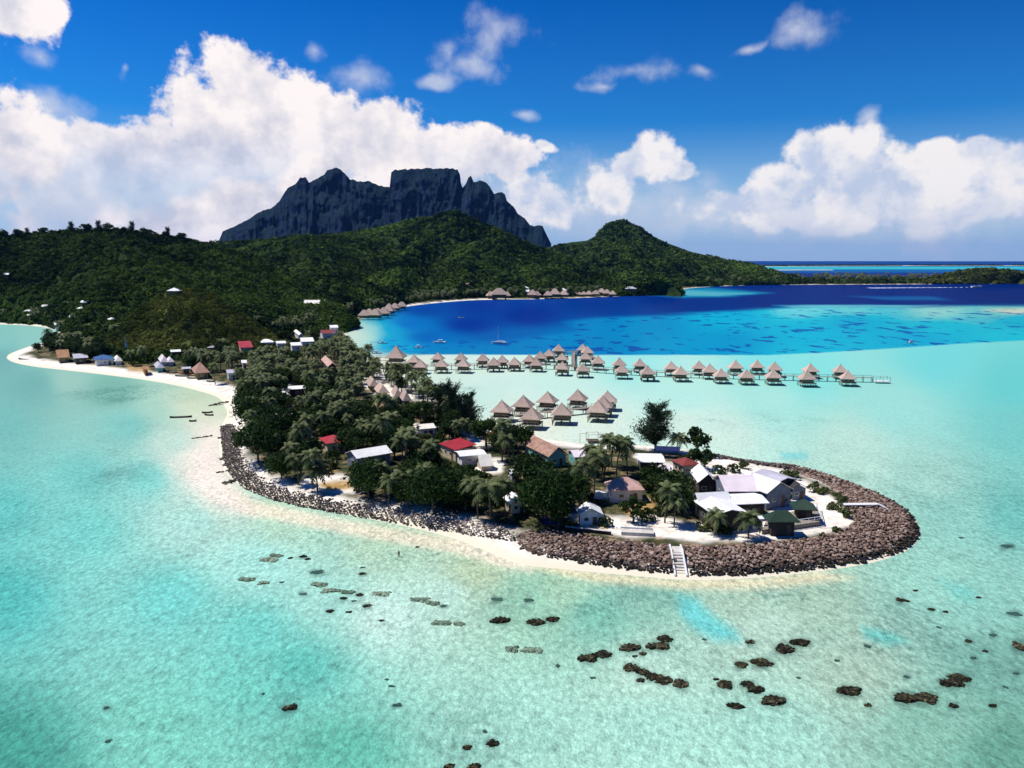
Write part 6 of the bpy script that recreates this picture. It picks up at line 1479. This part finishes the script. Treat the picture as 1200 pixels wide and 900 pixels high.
def canoe(label, x, y, rz, L, z=0, col='dark_hull', outr=True):
    P = gp(x, y, z)
    if z > .2: z = max(gz_at(P[0], P[1]), 0)+.04
    t = empty('outrigger_canoe' if outr else 'canoe', (P[0], P[1], z), rz, label=label, cat='canoe')
    s = np.linspace(-1, 1, 13); w = .42*(1-abs(s)**2.2)+.04; zt = .5+.35*abs(s)**3; v = []
    for k in range(13): v += [[s[k]*L/2, -w[k], zt[k]], [s[k]*L/2, -w[k]*.5, .02], [s[k]*L/2, w[k]*.5, .02], [s[k]*L/2, w[k], zt[k]], [s[k]*L/2, w[k]*.8, zt[k]-.06], [s[k]*L/2, 0, .12+zt[k]*.3], [s[k]*L/2, -w[k]*.8, zt[k]-.06]]
    mb = MB().add(v, [[i*7+j, i*7+(j+1) % 7, (i+1)*7+(j+1) % 7, (i+1)*7+j] for i in range(12) for j in range(7)]); mb.F.append(np.array([[6, 5, 4, 3, 2, 1, 0]])); mb.F.append(np.array([[84+j for j in range(7)]])); mb.build('hull', M[col], t)
    if outr:
        MB().tube([[-L*.3, 1.9, .15], [L*.3, 1.9, .2]], .14, 6).build('float', M[col], t)
        for a in (-.18, .18): MB().bar((L*a, 0, .55), (L*a, 1.9, .3), .08).build('outrigger_boom', M['timber_pale'], t)
    MB().box((-.3, 0, .42), (.3, .7, .06)).build('seat', M['timber'], t)
    return t
canoe('long dark canoe afloat in the shallow left bay', 212, 489.5, R(12), 8, 0, 'dark_hull'); canoe('small dark dinghy right of the long canoe', 226, 494, R(15), 2.6, 0, 'dark_hull', False)
canoe('flat grey boat afloat near the beach corner', 243, 484, R(20), 4, 0, 'dark_hull', False); canoe('second flat grey boat touching the first near the beach corner', 245, 487, R(-10), 3.8, 0, 'dark_hull', False)
for k, (x, y, l_, lab) in enumerate([(192,438,7,'leftmost dark canoe pulled up on the white left beach'),(201,440,6,'dark canoe second from left on the white beach'),(214,443.5,8,'long dark canoe at the waterline of the left beach'),(226,446,6,'dark canoe beside the orange boats on the beach'),(247,450,4,'short dark canoe left of the beach corner')]): canoe(lab, x, y, R(-15+k*3), l_, .4, 'dark_hull', False)
for k, (x, y) in enumerate([(212,439),(220,440.5),(228,442)]): canoe(['left','middle','right'][k]+' orange kayak of the three on the left beach', x, y, R(-12), 5.5, .8, 'kayak', False)
P = gp(27, 421.5, .8); t = empty('driftwood_log', (P[0], P[1], gz_at(P[0], P[1])), R(-20), label='long dark driftwood log at the tip of the sand spit', cat='log'); MB().tube([[-5.5, 1.5, .4], [-3, .3, .2], [0, 0, .15], [5, -.2, .1]], [.3, .5, .45, .2], 7).build('log', M['dark_hull'], t); MB().tube([[-3, .3, .3], [-3.8, 1.2, 1.2]], [.2, .05], 5).build('branch', M['dark_hull'], t)
P = gp(147, 415, GRADE); t = empty('beach_flag', (P[0], P[1], GRADE), R(70), label='tall white sail shaped flag behind the left beach', cat='flag'); MB().tube([[0, 0, 0], [0, 0, 11]], .12, 5).build('pole', M['timber_pale'], t); MB().add([[.1, 0, 4], [2.6, .1, 4.3], [.3, 0, 11], [.1, .08, 4], [2.6, .18, 4.3], [.3, .08, 11]], [[0, 1, 2], [5, 4, 3]]).build('cloth', M['sail'], t)
for k, (x, y, c_, lab) in enumerate([(645,617,'navy_tarp','navy blue beach shelter under the largest dark tree'),(782,534,'navy_tarp','navy tarpaulin spread left of the rust red roof')]):
    P = gp(x, y, GRADE+.3); w_ = (3.2, 7.0)[k]; t = empty('tarpaulin', (P[0], P[1], GRADE-.1), R(-10), label=lab, cat='tarpaulin')
    gable(w_, 3.4, .9, .1, th=.05).build('sheet', M[c_], t).location = (0, 0, 1.5+k*.9)
    for sx in (-1, 1):
        for sy in (-1, 1): MB().tube([[sx*w_*.47, sy*1.6, -.1], [sx*w_*.47, sy*1.6, 1.45+k*.9]], .05, 5).build('post', M['timber'], t)
def person(x, y, z, rz, label, pose=0):
    P = gp(x, y, z); me = bpy.data.meshes.new('person')
    j = [(0,0,.95),(0,0,1.15),(0,0,1.38),(0,0,1.5),(0,.01,1.60),(0,.01,1.70),(-.18,0,1.40),(-.24,.06,1.15),(-.22,.2,.95),(.18,0,1.40),(.27,.05,1.16),(.30,.16,.93),(-.10,0,.90),(-.12,.04,.5),(-.13,-.02,.08),(-.13,.1,.03),(.10,0,.90),(.15,-.02,.5),(.18,-.1,.08),(.18,.02,.03),(-.22,.28,.88),(.30,.24,.86)]
    e = [(0,1),(1,2),(2,3),(3,4),(4,5),(2,6),(6,7),(7,8),(2,9),(9,10),(10,11),(0,12),(12,13),(13,14),(14,15),(0,16),(16,17),(17,18),(18,19),(8,20),(11,21)]
    r_ = [.15,.13,.16,.06,.09,.085,.06,.045,.035,.06,.045,.035,.09,.065,.045,.035,.09,.065,.045,.035,.03,.03]
    me.from_pydata(j, e, []); me.update(); o = bpy.data.objects.new('person', me); COL.objects.link(o)
    import bmesh as _bm
    bm_ = _bm.new(); bm_.from_mesh(me); bm_.verts.layers.skin.verify(); bm_.to_mesh(me); bm_.free()
    md = o.modifiers.new('Skin', 'SKIN')
    sv = me.skin_vertices
    if len(sv):
        for k, q_ in enumerate(r_): sv[0].data[k].radius = (q_, q_)
        sv[0].data[0].use_root = True
    s2 = o.modifiers.new('Sub', 'SUBSURF'); s2.levels = s2.render_levels = 1
    me.materials.append(M['skin']); o.location = (P[0], P[1], z-.35); o.rotation_euler = (0, 0, rz); tag(o, label, 'person')
    h = MB().add(I2[0]*[.105, .115, .09]+[0, -.012, 1.735], I2[1]).build('hair', M['dark_hull'], o)
    MB().tube([[0, 0, .84], [0, 0, .93], [0, 0, 1.02]], [.185, .175, .165], 12, cap=False).build('shorts', M['cloth'], o)
    return o
person(467.5, 652.5, 0, R(40), 'person in dark shorts wading in the shallows below the front shore')
for i_ in range(len(CL_)): pass
